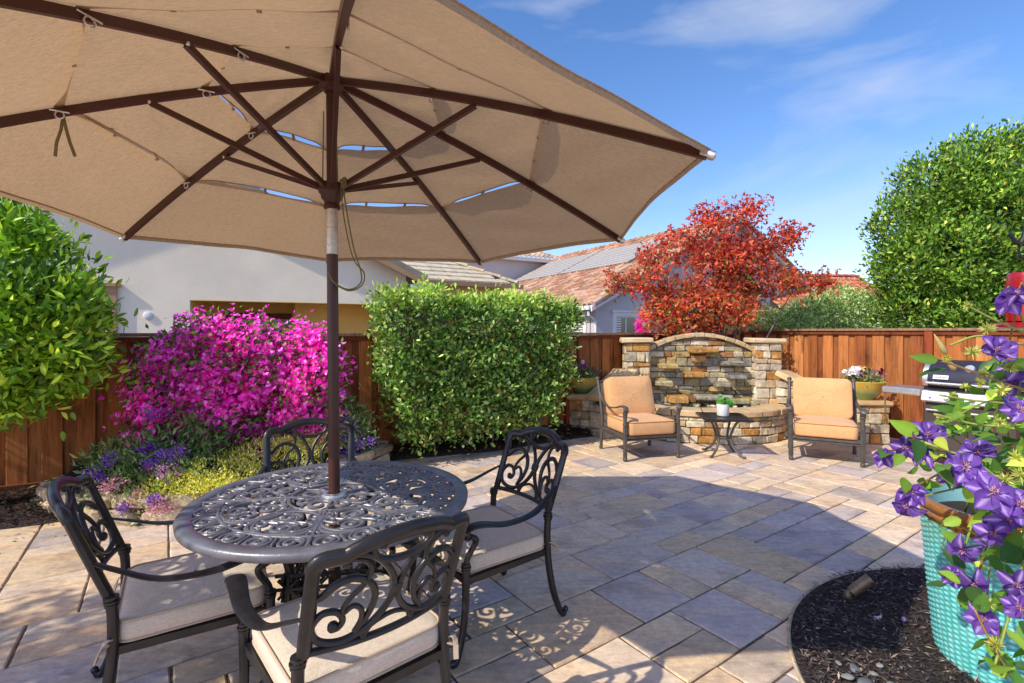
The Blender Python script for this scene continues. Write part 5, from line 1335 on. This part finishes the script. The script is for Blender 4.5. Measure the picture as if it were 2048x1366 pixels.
limbs('trunk', (0, 0, 0), [np.array(b[0]) - ox + np.array([0, .1, 0]) for b in (MBL[0], MBL[1], MBL[2], MBL[4], MBL[6], MBL[8], MBL[9], MBL[11], MBL[5], MBL[3])], .034, mt, lin(150, 124, 108), .12, .005)

# --- broad evergreen and bushes beyond the right fence
def px_blobs(lst, dep=.85): return [(tuple(at(px, py, d)), (rx * d / 990, rx * d / 990 * dep, ry * d / 990)) for (px, py, rx, ry, d) in lst]
et = thing('evergreen_tree', 'broad dense green tree beyond the right fence above the grill', 'tree', (7.9, 8.7, 0)); ox = np.array([7.9, 8.7, 0])
EB = px_blobs([(1955, 318, 62, 50, 8.6), (2040, 340, 90, 80, 8.7), (1880, 385, 80, 70, 8.5), (1960, 420, 110, 90, 8.4), (2060, 460, 100, 110, 8.6), (1835, 455, 78, 70, 8.6), (1890, 520, 120, 80, 8.4), (1815, 550, 58, 60, 8.6), (1980, 570, 120, 90, 8.4), (1845, 625, 80, 50, 8.5), (1940, 640, 110, 50, 8.3), (2080, 600, 90, 90, 8.5)])
P, O, tn = clumped(1700, 38, EB, .10, .72); n = len(P); D = unit(O * .8 + up0 * .5 + rng.normal(0, .55, (n, 3)))
C = palette(n, [lin(96, 128, 44), lin(70, 102, 36), lin(124, 152, 54), lin(40, 62, 26), lin(168, 174, 74)], .16, [.3, .27, .2, .15, .08]) * (1 + .2 * tn[:, None])
leafmesh('crown', P - ox, D, O + rng.normal(0, .7, (n, 3)), rng.uniform(.06, .11, n), rng.uniform(.03, .05, n), np.clip(C, .004, 1), M['glossleaf'], et)
limbs('trunk', (0, 0, 0), [np.array(b[0]) - ox for b in EB], .09, et, lin(96, 80, 66), .2)
def far_bush(label, lst, cols, base, ncl=520, size=(.05, .08), wid=(.018, .03)):
    t = thing('bush', label, 'shrub', base); ox = np.array(base, float); bl = px_blobs(lst); P, O, tn = clumped(ncl, 12, bl, .05, .72); n = len(P)
    leafmesh('foliage', P - ox, unit(O * .7 + up0 * .5 + rng.normal(0, .6, (n, 3))), O + rng.normal(0, .7, (n, 3)), rng.uniform(*size, n), rng.uniform(*wid, n), np.clip(palette(n, cols, .15) * (1 + .14 * tn[:, None]), .004, 1), M['leaf'], t)
    limbs('branches', (0, 0, 0), [np.array(b[0]) - ox for b in bl], .03, t, lin(96, 84, 70)); return t
far_bush('wide silvery green bush beyond the fence between maple and evergreen', [(1620, 634, 62, 36, 9.2), (1690, 618, 58, 44, 9.1), (1745, 634, 52, 42, 8.9), (1580, 652, 50, 24, 9.2), (1650, 604, 34, 22, 9.2)], [lin(122, 146, 84), lin(150, 168, 110), lin(92, 118, 60), lin(176, 188, 140)], (6.2, 9.1, 0), 900)
far_bush('small pale olive bush beyond the fence under the maple branches', [(1510, 642, 44, 26, 9.5), (1478, 654, 34, 18, 9.5), (1545, 650, 30, 20, 9.5)], [lin(128, 132, 84), lin(150, 152, 104), lin(100, 108, 62)], (4.7, 9.6, 0), 260)
t = thing('bougainvillea', 'small magenta flowering shrub beside the grey house window beyond the fence', 'shrub', (4.32, 16.6, -.5)); ox = np.array([4.32, 16.6, -.5])
P, O, tn = clumped(90, 10, px_blobs([(1290, 650, 13, 24, 16.6)]), .06, .6); n = len(P); leafmesh('blossom', P - ox, rng.normal(size=(n, 3)), rng.normal(size=(n, 3)) + O, .10, .09, palette(n, [lin(206, 50, 160), lin(180, 40, 130)], .12), M['bract'], t)

# --- tree outside the frame at the left that dapples the paving
dt = thing('shade_tree', 'leafy tree outside the left edge whose shade dapples the paving', 'tree', (-5.0, .05, 0)); ox = np.array([-5.0, .05, 0])
SB = [((-3.9, .2, 2.6), (.6, .4, .3)), ((-4.1, .1, 2.75), (.75, .5, .35)), ((-4.7, -.2, 3.1), (.7, .6, .4)), ((-3.55, .55, 2.55), (.5, .35, .22)), ((-4.7, .55, 2.75), (.6, .4, .35)), ((-5.3, .1, 3.0), (.6, .6, .5))]
P, O, tn = clumped(420, 10, SB, .07, .5); n = len(P); leafmesh('crown', P - ox, rng.normal(size=(n, 3)) + O, rng.normal(size=(n, 3)), rng.uniform(.07, .11, n), rng.uniform(.035, .05, n), palette(n, [lin(90, 120, 40), lin(70, 100, 34)], .15), M['leaf'], dt)
limbs('trunk', (0, 0, 0), [np.array(b[0]) - ox for b in SB], .06, dt, lin(100, 84, 70), .12)

# ================================================================== CLEMATIS
cl = thing('clematis_plant', 'purple flowering clematis spilling over the turquoise pot at the right', 'plant', (PX, PY, .62)); ox = np.array([PX, PY, .62])
def petal_grid(L, W, curl, cup, ang, tip, col_in, col_edge, m):
    rows = []; cols = []
    ca, sa = math.cos(ang), math.sin(ang)
    for i, t in enumerate(np.linspace(0, 1, 9)):
        w_ = W * (math.sin(PI * min(1, t * .97 + .03)) ** .75) * (1 - .35 * max(0, t - .6)) + .004 * (1 - t)
        if t > .98: w_ = .001
        row = []
        for j, s in enumerate(np.linspace(-1, 1, 7)):
            x = L * t * math.cos(curl * t * .5); z = -L * t * math.sin(curl * t * .5) + cup * w_ * (s * s) + .0045 * math.sin(t * 11 + j * 1.7 + tip * 9) + .02 * tip * math.sin(3 * t); y = w_ * s * .5
            row.append(Vector((x * ca - y * sa, x * sa + y * ca, z)))
            e = abs(s) ** .8; b = max(0, 1 - abs(s) * 3.2) * (1 - t * .45)
            vein = .9 + .12 * math.cos(s * 16)
            c = [(col_edge[q] * (.35 + .65 * (1 - e * .0)) * (1 - b) + col_in[q] * b) * vein * (.92 + .2 * t) for q in range(3)]
            cols.append(tuple(c))
        rows.append(row)
    b = len(m.v); m.grid(rows); m.c[b:] = cols
VE = lin(124, 82, 180); VI = lin(210, 186, 234)
def flower_mesh(L, W, curl, cup, k, seed, tone=1.0):
    r = random.Random(seed); m = MB()
    for i in range(k):
        q = r.uniform(.85, 1.12) * tone
        petal_grid(L * r.uniform(.92, 1.06), W * r.uniform(.92, 1.08), curl + r.uniform(-.25, .25), cup, 2 * PI * i / k + r.uniform(-.09, .09), r.uniform(-.5, .5), tuple(v * q for v in VI), tuple(v * q for v in VE), m)
    f = m.build('flower', M['petal'], cl, smooth=True)
    s = MB()
    for i in range(44):
        a = r.uniform(0, 2 * PI); e = r.uniform(.2, 1.45); l_ = r.uniform(.012, .024); s.cur = lin(*r.choice([(190, 120, 170), (226, 206, 190), (150, 70, 130), (210, 160, 190)]))
        v = Vector((math.cos(a) * math.cos(e), math.sin(a) * math.cos(e), math.sin(e))) * l_; s.tube([(0, 0, .001), tuple(v * .6 + Vector((0, 0, .002))), tuple(v)], [.0011, .0009, .0013], 4)
    s.build('stamens', M['petal'], f); return f
PROT = [flower_mesh(.074, .060, .35, .25, 6, 1), flower_mesh(.078, .054, 1.4, .4, 6, 2), flower_mesh(.070, .054, -.7, .35, 6, 3, .85), flower_mesh(.084, .052, 1.0, .6, 5, 4, .75)]
used = [False] * 4
FL_ = [  # px, py, depth, scale, prototype, facing (x, y, z)
 (1770, 912, 1.75, .80, 1, (-.5, -.5, .5)), (1812, 896, 1.72, .82, 3, (-.6, -.6, .2)), (1855, 872, 1.66, 1.0, 2, (-.2, -.6, .7)), (1845, 905, 1.70, .9, 1, (-.3, -.5, .75)),
 (1822, 985, 1.62, .92, 1, (-.4, -.4, .6)), (1815, 1012, 1.62, .85, 3, (-.8, -.5, -.1)), (1985, 985, 1.40, 1.12, 0, (-.25, -.85, .5)), (2040, 1010, 1.38, 1.0, 0, (-.2, -.8, .55)),
 (1930, 935, 1.55, 1.05, 0, (-.3, -.7, .6)), (1905, 945, 1.6, .95, 1, (-.5, -.6, .4)), (1955, 905, 1.6, .9, 2, (-.3, -.5, .8)),
 (2020, 600, 1.52, .9, 1, (-.7, -.4, .4)), (2035, 588, 1.50, .7, 3, (-.5, -.5, .6)), (1992, 702, 1.50, .92, 2, (-.2, -.8, .5)), (2040, 735, 1.55, .9, 1, (-.2, -.7, .6)), (2030, 768, 1.6, .8, 1, (-.3, -.8, .2)),
 (2038, 820, 1.50, .85, 0, (-.2, -.8, .5)), 
 (1985, 1068, 1.48, .9, 1, (-.3, -.8, .1)), (1925, 1100, 1.58, .85, 3, (-.8, -.5, -.3)), (1905, 1150, 1.62, .75, 1, (-.5, -.6, .5)), (1948, 1165, 1.56, .8, 3, (-.4, -.8, -.5)),
 (1965, 1238, 1.52, .85, 0, (-.35, -.85, .35)), (2040, 1215, 1.42, .8, 1, (-.5, -.7, .3)), (2035, 1170, 1.45, .8, 3, (-.6, -.6, .1)), (2015, 1040, 1.45, .85, 1, (-.1, -.8, .3)),
]
FPOS = []
for i, (px, py, d, sc_, k, fc) in enumerate(FL_):
    p = at(px, py, d) - ox; f = PROT[k]
    if used[k]: f = copy_tree(PROT[k], cl)
    used[k] = True
    f.location = p; fv = Vector(fc).normalized(); f.rotation_euler = (fv.to_track_quat('Z', 'Y') @ __import__('mathutils').Quaternion((0, 0, 1), i * 1.7)).to_euler(); f.scale = (sc_ * .80,) * 3
    FPOS.append(p)
# seed heads and buds
for i, (px, py, d, sz) in enumerate(((1945, 705, 1.5, .028), (1893, 718, 1.6, .018), (1968, 748, 1.55, .020), (2020, 735, 1.5, .026), (1975, 660, 1.55, .03), (1905, 790, 1.6, .015), (2005, 780, 1.5, .026), (2030, 915, 1.4, .026), (2040, 950, 1.4, .03), (1960, 765, 1.55, .022), (1930, 775, 1.58, .018), (1935, 612, 1.6, .018), (1880, 838, 1.62, .014), (2010, 960, 1.4, .026), (2000, 845, 1.45, .02), (1975, 1205, 1.5, .028), (1990, 1290, 1.48, .03))):
    c = at(px, py, d) - ox; n = 70; dd = unit(rng.normal(size=(n, 3)) + np.array([-.2, -.3, .5])); leafmesh('seed_head', np.tile(c, (n, 1)), dd, rng.normal(size=(n, 3)), rng.uniform(.7, 1.05, n) * sz, .0035, palette(n, [lin(160, 164, 76), lin(126, 136, 54), lin(190, 188, 120)], .14), M['leaf'], cl, .05, .1)
for px, py, d, e in ((1880, 690, 1.6, (1868, 668)), (1898, 722, 1.6, (1890, 715))):
    a_, b_ = Vector(at(px + 12, py + 18, d) - ox), Vector(at(e[0], e[1], d) - ox); m = MB(); m.cur = lin(206, 190, 130); m.tube([a_, a_.lerp(b_, .12), a_.lerp(b_, .4), a_.lerp(b_, .75), b_], [.002, .009, .0085, .0045, .001], 8); m.build('bud', M['petal'], cl, smooth=True)
# vines
m = MB(); VP = []
src = np.array([0, 0, .02])
for i, p in enumerate(FPOS):
    b = src + rng.normal(0, .10, 3) * np.array([1, 1, .1]); mid = (b + p) / 2 + np.array([rng.normal(.10, .06), rng.normal(.04, .06), abs(rng.normal(.16, .06))]); m.cur = lin(150, 158, 74) if i % 4 else lin(158, 110, 70)
    pts = cr([b, mid, p + np.array([.05, .04, .01]), p], 7); m.tube(pts, [.0042 - .00009 * k for k in range(len(pts))], 5); VP += [np.array(q) for q in pts[4:]]
for (pa, pb, pc, d) in (((2048, 780), (1950, 745), (1885, 722), 1.55), ((2048, 690), (1960, 672), (1900, 690), 1.55), ((2048, 665), (1990, 640), (1935, 612), 1.6), ((2048, 850), (1960, 850), (1868, 828), 1.6), ((2048, 810), (1940, 800), (1880, 790), 1.58), ((1990, 1330), (2010, 1260), (2040, 1160), 1.5), ((2030, 1366), (1985, 1290), (1950, 1220), 1.5), ((2040, 1000), (1960, 930), (1850, 885), 1.58)):
    m.cur = lin(*random.choice([(170, 176, 84), (160, 120, 70), (150, 160, 76)])); pts = cr([at(*q, d) - ox for q in (pa, pb, pc)], 8); m.tube(pts, .0036, 5); VP += [np.array(q) for q in pts]
m.build('vines', M['twig'], cl, smooth=True)
VP = np.array(VP); n = 190; P = VP[rng.integers(0, len(VP), n)] + rng.normal(0, .025, (n, 3)); W_ = P + ox; hi = (W_[:, 2] > 1.22) | (W_[:, 0] < 1.36 + .0); P = P[~hi | (rng.random(n) < .16)]
bl = [(tuple(at(2040, 740, 1.75) - ox), (.07, .15, .07)), (tuple(at(2030, 850, 1.75) - ox), (.14, .22, .14)), (tuple(at(1990, 920, 1.8) - ox), (.15, .2, .12)), (tuple(at(1990, 975, 1.75) - ox), (.12, .16, .06)), (tuple(at(2050, 1000, 1.6) - ox), (.12, .2, .14)), (tuple(at(2040, 1120, 1.55) - ox), (.07, .1, .12)), (tuple(at(2030, 1240, 1.55) - ox), (.07, .08, .12)), (tuple(at(2010, 1330, 1.55) - ox), (.08, .08, .07)), (tuple(at(2120, 900, 1.8) - ox), (.2, .3, .4)), (tuple(at(1870, 960, 1.72) - ox), (.07, .08, .04))]
Q, O2 = blob_pts(330, bl, .5); P = np.concatenate([P, Q]); n = len(P)
D = unit(rng.normal(size=(n, 3)) + np.array([-.5, -.5, -.1])); Nn = unit(rng.normal(0, .55, (n, 3)) + np.array([-.35, -.6, .8]))
sz = rng.uniform(.045, .09, n)
leafmesh2('leaves', P, D, Nn, sz, sz * rng.uniform(.45, .62, n), palette(n, [lin(92, 126, 44), lin(68, 104, 40), lin(124, 156, 54), lin(48, 78, 34), lin(160, 182, 70)], .16, [.28, .26, .18, .20, .08]), M['leaf'], cl, .14, .25, prof=((0, .08), (.1, .6), (.3, 1), (.58, .84), (.84, .38), (1, .02)), wave=.06)
# ================================================================== NEIGHBOURING HOUSES
def prism(m, poly, y0, y1, col=None):
    """poly in local x,z extruded from y0 (front) to y1"""
    N = len(poly); vs = [(x, y0, z) for x, z in poly] + [(x, y1, z) for x, z in poly]
    m.add(vs, [tuple(range(N)), tuple(range(2 * N - 1, N - 1, -1))] + [((i + 1) % N, i, N + i, N + (i + 1) % N) for i in range(N)], col)
def barrel(m, O, U, V, Lu, Lv, pal, su=.30, sv=.40, amp=.055, lift=.035, clip=None, seed=1):
    """rows of curved clay tiles on a sloping plane"""
    r = random.Random(seed); O, U, V = Vector(O), Vector(U).normalized(), Vector(V).normalized(); N = U.cross(V); 
    if N.z < 0: N = -N
    nu, nv = int(Lu / su), int(Lv / sv); prof = [(0, .0), (.10, .0), (.2, .55), (.36, .95), (.5, 1.0), (.64, .95), (.8, .55), (.9, .0)]
    for j in range(nv):
        for i in range(nu):
            if clip and not clip((i + .5) * su, (j + .5) * sv): continue
            c = r.choice(pal); k = r.uniform(.78, 1.12); col = tuple(min(1, v * k) for v in c); b = []
            for (jj, lf) in ((0, lift), (1.0, .0)):
                for (f, h) in prof + [(1.0, 0)]: b.append(O + U * (su * (i + f)) + V * (sv * (j + jj)) + N * (h * amp + lf))
            n = len(prof) + 1; q = [O + U * (su * (i + f)) + V * (sv * j) + N * (h * amp - .01) for (f, h) in prof + [(1.0, 0)]]
            m.add(b + q, [(a, a + 1, n + a + 1, n + a) for a in range(n - 1)] + [(2 * n + a, 2 * n + a + 1, a + 1, a) for a in range(n - 1)], col)
def window(parent, x0, x1, z0, z1, y, trim, tw=.14, pane='pane', shutter=False, mull=1, side=False):
    """trim, sash, glass; on the plane y=const, or x=const when side"""
    X = (lambda x, yy, z: (y + yy, x, z)) if side else (lambda x, yy, z: (x, y + yy, z))
    def bx(m, a, b, c, d, f, g):
        lo = X(a, f, c); hi = X(b, g, d); m.box([(p + q) / 2 for p, q in zip(lo, hi)], [abs(q - p) for p, q in zip(lo, hi)])
    m = MB()
    bx(m, x0 - tw, x0, z0 - tw, z1 + tw, -.06, .0); bx(m, x1, x1 + tw, z0 - tw, z1 + tw, -.06, .0); bx(m, x0, x1, z1, z1 + tw, -.06, .0); bx(m, x0, x1, z0 - tw, z0, -.06, .0); bx(m, x0 - tw * 1.4, x1 + tw * 1.4, z1 + tw, z1 + tw + .07, -.10, .0)
    w_ = m.build('window', M[trim], parent)
    m = MB(); s = .05
    for a, b, c, d in ((x0, x0 + s, z0, z1), (x1 - s, x1, z0, z1), (x0 + s, x1 - s, z0, z0 + s), (x0 + s, x1 - s, z1 - s, z1)): bx(m, a, b, c, d, -.03, .0)
    for k in range(mull): xm = x0 + (x1 - x0) * (k + 1) / (mull + 1); bx(m, xm - s / 2, xm + s / 2, z0 + s, z1 - s, -.03, .0)
    m.build('sash', M['white_trim'], w_)
    m = MB(); bx(m, x0 + s, x1 - s, z0 + s, z1 - s, -.012, -.004); m.build('pane', M[pane], w_)
    if shutter:
        m = MB(); a, b = shutter; k = 0; z = z0 + .08
        while z < z1 - .1: bx(m, a, b, z, z + .055, -.028, -.016); z += .09
        m.build('shutter', M['white_trim'], w_)
    return w_
# --- white stucco house on the left
wh = thing('stucco_house', 'white stucco gabled house behind the left fence with a recessed yellow patio', 'house', (-2.86, 13.36, 0), AANG - R_(5))
sl = .46; pk = -6.6; zt = 3.02
m = MB(); rake = lambda x: zt + sl * (-x if x > pk else (-2 * pk + x)) 
prism(m, [(-14, -1), (-4.94, -1), (-4.94, rake(-4.94)), (pk, rake(pk)), (-14, rake(-14))], 0, .25)
prism(m, [(-4.94, 2.19), (-.45, 2.19), (-.45, rake(-.45)), (-4.94, rake(-4.94))], 0, .25)
prism(m, [(-.45, -1), (0, -1), (0, zt), (-.45, rake(-.45))], 0, .25)
m.box((-.125, 5.2, 1.0), (.25, 9.9, 4.0)); m.build('wall', M['stucco'], wh)
m = MB(); m.box((-2.7, 2.6, .6), (4.9, .2, 3.4)); m.box((-5.04, 1.4, .6), (.2, 2.2, 3.4)); m.box((-.38, 1.4, .6), (.14, 2.2, 3.4)); m.box((-2.7, 1.38, 2.30), (4.9, 2.25, .12)); m.build('patio_recess', M['yellow_stucco'], wh)
m = MB(); prism(m, [(-4.94, 2.172), (-.45, 2.172), (-.45, 2.188), (-4.94, 2.188)], -.004, .26); m.build('lintel_edge', M['yellow_stucco'], wh)
dg = MB(); dg.box((-3.0, 2.46, 1.90), (2.9, .08, .17)); dg.box((-4.42, 2.46, .45), (.12, .08, 2.72)); dg.box((-1.58, 2.46, .45), (.12, .08, 2.72)); sd2 = dg.build('sliding_door', M['brown_trim'], wh)
m = MB()
for x in (-4.3, -3.0, -1.7): m.box((x, 2.45, .40), (.09, .06, 2.8))
m.box((-3.0, 2.45, 1.77), (2.6, .06, .08)); m.build('door_frame', M['white_trim'], sd2)
m = MB(); m.box((-3.0, 2.47, .4), (2.6, .02, 2.68)); m.build('pane', M['darkpane'], sd2)
window(wh, -1.15, -.62, .7, 1.95, 2.5, 'tan_trim', .1, 'darkpane', (-1.08, -.7), 0)
window(wh, -7.5, -6.42, 1.35, 2.28, -.002, 'tan_trim', .15, 'darkpane', None, 1)
m = MB(); m.lathe([(.001, -.03), (.075, -.03), (.09, -.02), (.09, .0)], 20, (-5.72, -.002, 1.81), M=Matrix.Rotation(R_(-90), 3, 'X')); m.build('wall_vent', M['white_trim'], wh, auto=40)
m = MB(); m.cur = lin(168, 150, 130)
th = .16
for a, b in ((.5, pk), (pk, -14.2)):
    za, zb = (zt - sl * .5, rake(pk)) if a > 0 else (rake(pk), rake(-14.2))
    prism(m, [(a, za), (b, zb), (b, zb + th), (a, za + th)], -.42, 9)
m.build('roof', mat('flat_tile', lin(150, 140, 128), .85, noise=(4, .8, 1.1)), wh)
m = MB()
for a, b in ((.48, pk), (pk, -14.2)):
    za, zb = (zt - sl * .48, rake(pk)) if a > 0 else (rake(pk), rake(-14.2)); prism(m, [(a, za - .14), (b, zb - .14), (b, zb - .004), (a, za - .004)], -.43, -.39)
m.build('rake_board', M['tan_trim'], wh)
m = MB(); m.box((.50, 4.2, zt - .33), (.13, 9.2, .12)); m.box((.28, -.30, zt - .36), (.46, .14, .10)); m.build('gutter', M['white_trim'], wh)
# --- tan wing with flat cream tiles
tw = thing('tan_house', 'tan house with flat cream tile hip roof just above the hedge', 'house', (.2, 16.75, 0), AANG)
m = MB(); m.box((-3.6, 2.9, 1.0), (6.6, 5, 4.0)); m.build('wall', M['yellow_stucco'], tw)
m = MB(); r = random.Random(3); sv = .34; ss = .5; nl = math.sqrt(1 + ss * ss)
for j in range(11):
    y0, y1 = j * sv, (j + 1) * sv + .03; x = -7.0
    while x < -y0 - .02:
        w_ = min(.42, -y0 - x); k = r.uniform(.9, 1.06); z0, z1 = 3.05 + ss * y0 + .055, 3.05 + ss * y1
        x1 = x + w_; xa = min(x1, -y0); xb = min(x1, -y1 + .0)
        if xb > x: m.add([(x, y0, z0 - .05), (xa - .006, y0, z0 - .05), (x, y0, z0), (xa - .006, y0, z0), (x, y1, z1 + .012), (xb - .006, y1, z1 + .012)], [(0, 1, 3, 2), (2, 3, 5, 4)], tuple(v * k for v in lin(206, 190, 164)))
        x += .42
m.add([(0, 0, 3.05), (0, 7, 3.05), (-3.6, 3.6, 4.85)], [(0, 1, 2)], lin(150, 136, 116)); m.add([(-7, 3.7, 4.9), (-3.7, 3.7, 4.9), (-3.7, 7, 3.2), (-7, 7, 3.2)], [(0, 1, 2, 3)], lin(150, 136, 116))
m.build('roof', M['tile'], tw)
m = MB()
for k in range(9):
    p = Vector((-.42 * k, .42 * k, 3.09 + .21 * k)); q = p + Vector((-.44, .44, .22)); m.tube([p + Vector((0, 0, .03)), q], [.12, .10], 8, flat=.55, col=tuple(v * r.uniform(.9, 1.05) for v in lin(200, 182, 156)))
m.build('hip_caps', M['tile'], tw)
m = MB(); m.box((-3.4, -.06, 2.97), (7.1, .13, .13)); m.build('gutter', M['tan_trim'], tw)
# --- grey house with barrel tiles
gh = thing('grey_house', 'grey stucco house with brown barrel tiles, pale striped roof mats and white windows', 'house', (3.02, 18.0, 0), AANG)
GW = 15.5; ze = 2.56; zr = 6.40; hs_ = (zr - ze) / (GW / 2)
m = MB(); prism(m, [(0, -1), (GW, -1), (GW, ze), (GW / 2, zr - .08), (0, ze)], 0, .25); m.box((.125, 7.1, .78), (.25, 13.6, 3.5)); m.build('wall', M['grey_stucco'], gh)
BR = [lin(190, 142, 112), lin(172, 124, 98), lin(204, 158, 128), lin(160, 116, 96), lin(196, 168, 146)]
m = MB(); U = Vector((0, 1, 0)); V = Vector((GW / 2 + .4, 0, zr - ze + .4 * hs_))
barrel(m, (-.4, -.35, ze - .4 * hs_ + .06), U, V, 13.4, V.length, BR, seed=5); barrel(m, (GW + .4, -.35, ze - .4 * hs_ + .06), U, Vector((-(GW / 2 + .4), 0, zr - ze + .4 * hs_)), 13.4, V.length, BR, seed=6, su=.6, sv=.8)
m.build('roof', M['tile'], gh)
m = MB()
for k in range(32): m.tube([(GW / 2, -.4 + .42 * k, zr + .10), (GW / 2, -.4 + .42 * k + .44, zr + .075)], [.15, .12], 8, flat=.7, col=tuple(v * random.uniform(.85, 1.1) for v in random.choice(BR)))
for k in range(20):
    t = k / 20; p = Vector((-.4 + (GW / 2 + .4) * t, -.38, ze - .4 * hs_ + (zr - ze + .4 * hs_) * t + .08)); q = Vector((-.4 + (GW / 2 + .4) * (t + .052), -.38, ze - .4 * hs_ + (zr - ze + .4 * hs_) * (t + .052) + .09)); m.tube([p, q], [.12, .10], 8, col=tuple(v * random.uniform(.85, 1.1) for v in random.choice(BR)))
    p = Vector((GW + .4 - (GW / 2 + .4) * t, -.38, p.z)); q = Vector((GW + .4 - (GW / 2 + .4) * (t + .052), -.38, q.z)); m.tube([p, q], [.12, .10], 8, col=tuple(v * random.uniform(.7, .95) for v in random.choice(BR)))
m.build('ridge_caps', M['tile'], gh)
m = MB(); Vn = V.normalized(); Nn_ = Vn.cross(U); Nn_ = -Nn_ if Nn_.z < 0 else Nn_; base = Vector((-.4, 0, ze - .4 * hs_ + .06)); SLn = V.length
m.add([base + Vn * (.5 * SLn - .03) + Nn_ * .08 + U * 2.1, base + Vn * (.86 * SLn) + Nn_ * .08 + U * 2.1, base + Vn * (.86 * SLn) + Nn_ * .08 + U * 12.3, base + Vn * (.5 * SLn - .03) + Nn_ * .08 + U * 12.3], [(0, 1, 2, 3)], lin(104, 92, 84))
nst = 9; a0, a1 = .50 * SLn, .86 * SLn
for k in range(nst):
    v0 = a0 + (a1 - a0) * k / nst; v1 = v0 + (a1 - a0) / nst * .68
    for (y0, y1) in ((2.2, 7.4), (7.55, 12.2)):
        pts = [base + Vn * v0 + Nn_ * .115 + U * y0, base + Vn * v1 + Nn_ * .115 + U * y0, base + Vn * v1 + Nn_ * .115 + U * y1, base + Vn * v0 + Nn_ * .115 + U * y1]; lo = [p - Nn_ * .03 for p in pts]
        m.add(pts + lo, [(0, 1, 2, 3), (0, 4, 5, 1), (3, 2, 6, 7), (0, 3, 7, 4), (1, 5, 6, 2)], lin(176, 170, 164))
    
m.build('pool_heater_mats', M['solar'], gh)
m = MB()
for (xa, xb, za, zb) in ((-.45, GW / 2, ze - .45 * hs_, zr), (GW / 2, GW + .45, zr, ze - .45 * hs_)): prism(m, [(xa, za - .16), (xb, zb - .16), (xb, zb + .02), (xa, za + .02)], -.38, -.32)
m.build('rake_board', M['white_trim'], gh)
m = MB(); prism(m, [(-.45, ze - .45 * hs_ - .02), (GW / 2, zr - .04), (GW / 2, zr - .01), (-.45, ze - .45 * hs_ + .02)], -.32, 13); prism(m, [(GW / 2, zr - .04), (GW + .45, ze - .45 * hs_ - .02), (GW + .45, ze - .45 * hs_ + .02), (GW / 2, zr - .01)], -.32, 13); m.build('soffit', M['white_trim'], gh)
m = MB(); m.box((-.47, 6.3, ze - .45 * hs_ - .03), (.13, 13.2, .13)); m.tube([(-.42, -.15, ze - .35), (-.42, -.15, ze - .5), (-.06, -.10, ze - .72), (-.06, -.10, -.9)], .05, 6); m.build('gutter', M['white_trim'], gh)
window(gh, .95, 1.98, .75, 2.05, -.002, 'white_trim', .14, 'pane', (1.0, 1.22), 1)
window(gh, .62, 1.75, .75, 2.0, -.002, 'white_trim', .16, 'pane', (.68, 1.70), 0, side=True)
up_ = MB(); up_.box((2.5, 16.0, 4.4), (11, 5, 3.7)); up_.build('upper_storey', M['grey_stucco'], gh)
m = MB(); m.box((2.5, 13.05, 6.12), (12, .12, .2)); m.box((2.5, 15.9, 6.22), (12, 6.0, .06)); m.build('upper_eave', M['white_trim'], gh)
m = MB(); barrel(m, (-3.6, 12.95, 6.28), (1, 0, 0), (0, 1, .42), 12.2, 3.0, [lin(206, 180, 156), lin(190, 160, 136), lin(176, 146, 124)], su=.36, sv=.45, amp=.09, seed=8, clip=lambda u, v: v < (12.2 - u) * 1.0); m.build('upper_roof', M['tile'], gh)
# --- red tiled house far right
rh = thing('red_roof_house', 'distant house with plain red tile roof between the maple and evergreen', 'house', (13.2, 22.5, 0), R_(6))
m = MB(); m.box((3.4, 4.0, .7), (8.4, 6, 3.6)); m.build('wall', M['grey_stucco'], rh)
m = MB(); RD = [lin(198, 116, 82), lin(184, 104, 74), lin(208, 130, 94), lin(170, 98, 72)]
barrel(m, (-1, 0, 2.5), (1, 0, 0), (0, 3.4, 1.85), 8.6, math.hypot(3.4, 1.85), RD, su=.32, sv=.42, seed=4, clip=lambda u, v: u < 8.6 - v * .55); m.build('roof', M['tile'], rh)
m = MB()
for k in range(16): m.tube([(-1 + .42 * k, 3.42, 4.46), (-1 + .42 * k + .44, 3.42, 4.43)], [.13, .11], 8, flat=.7, col=tuple(v * random.uniform(.85, 1.1) for v in random.choice(RD)))
m.build('ridge_caps', M['tile'], rh)
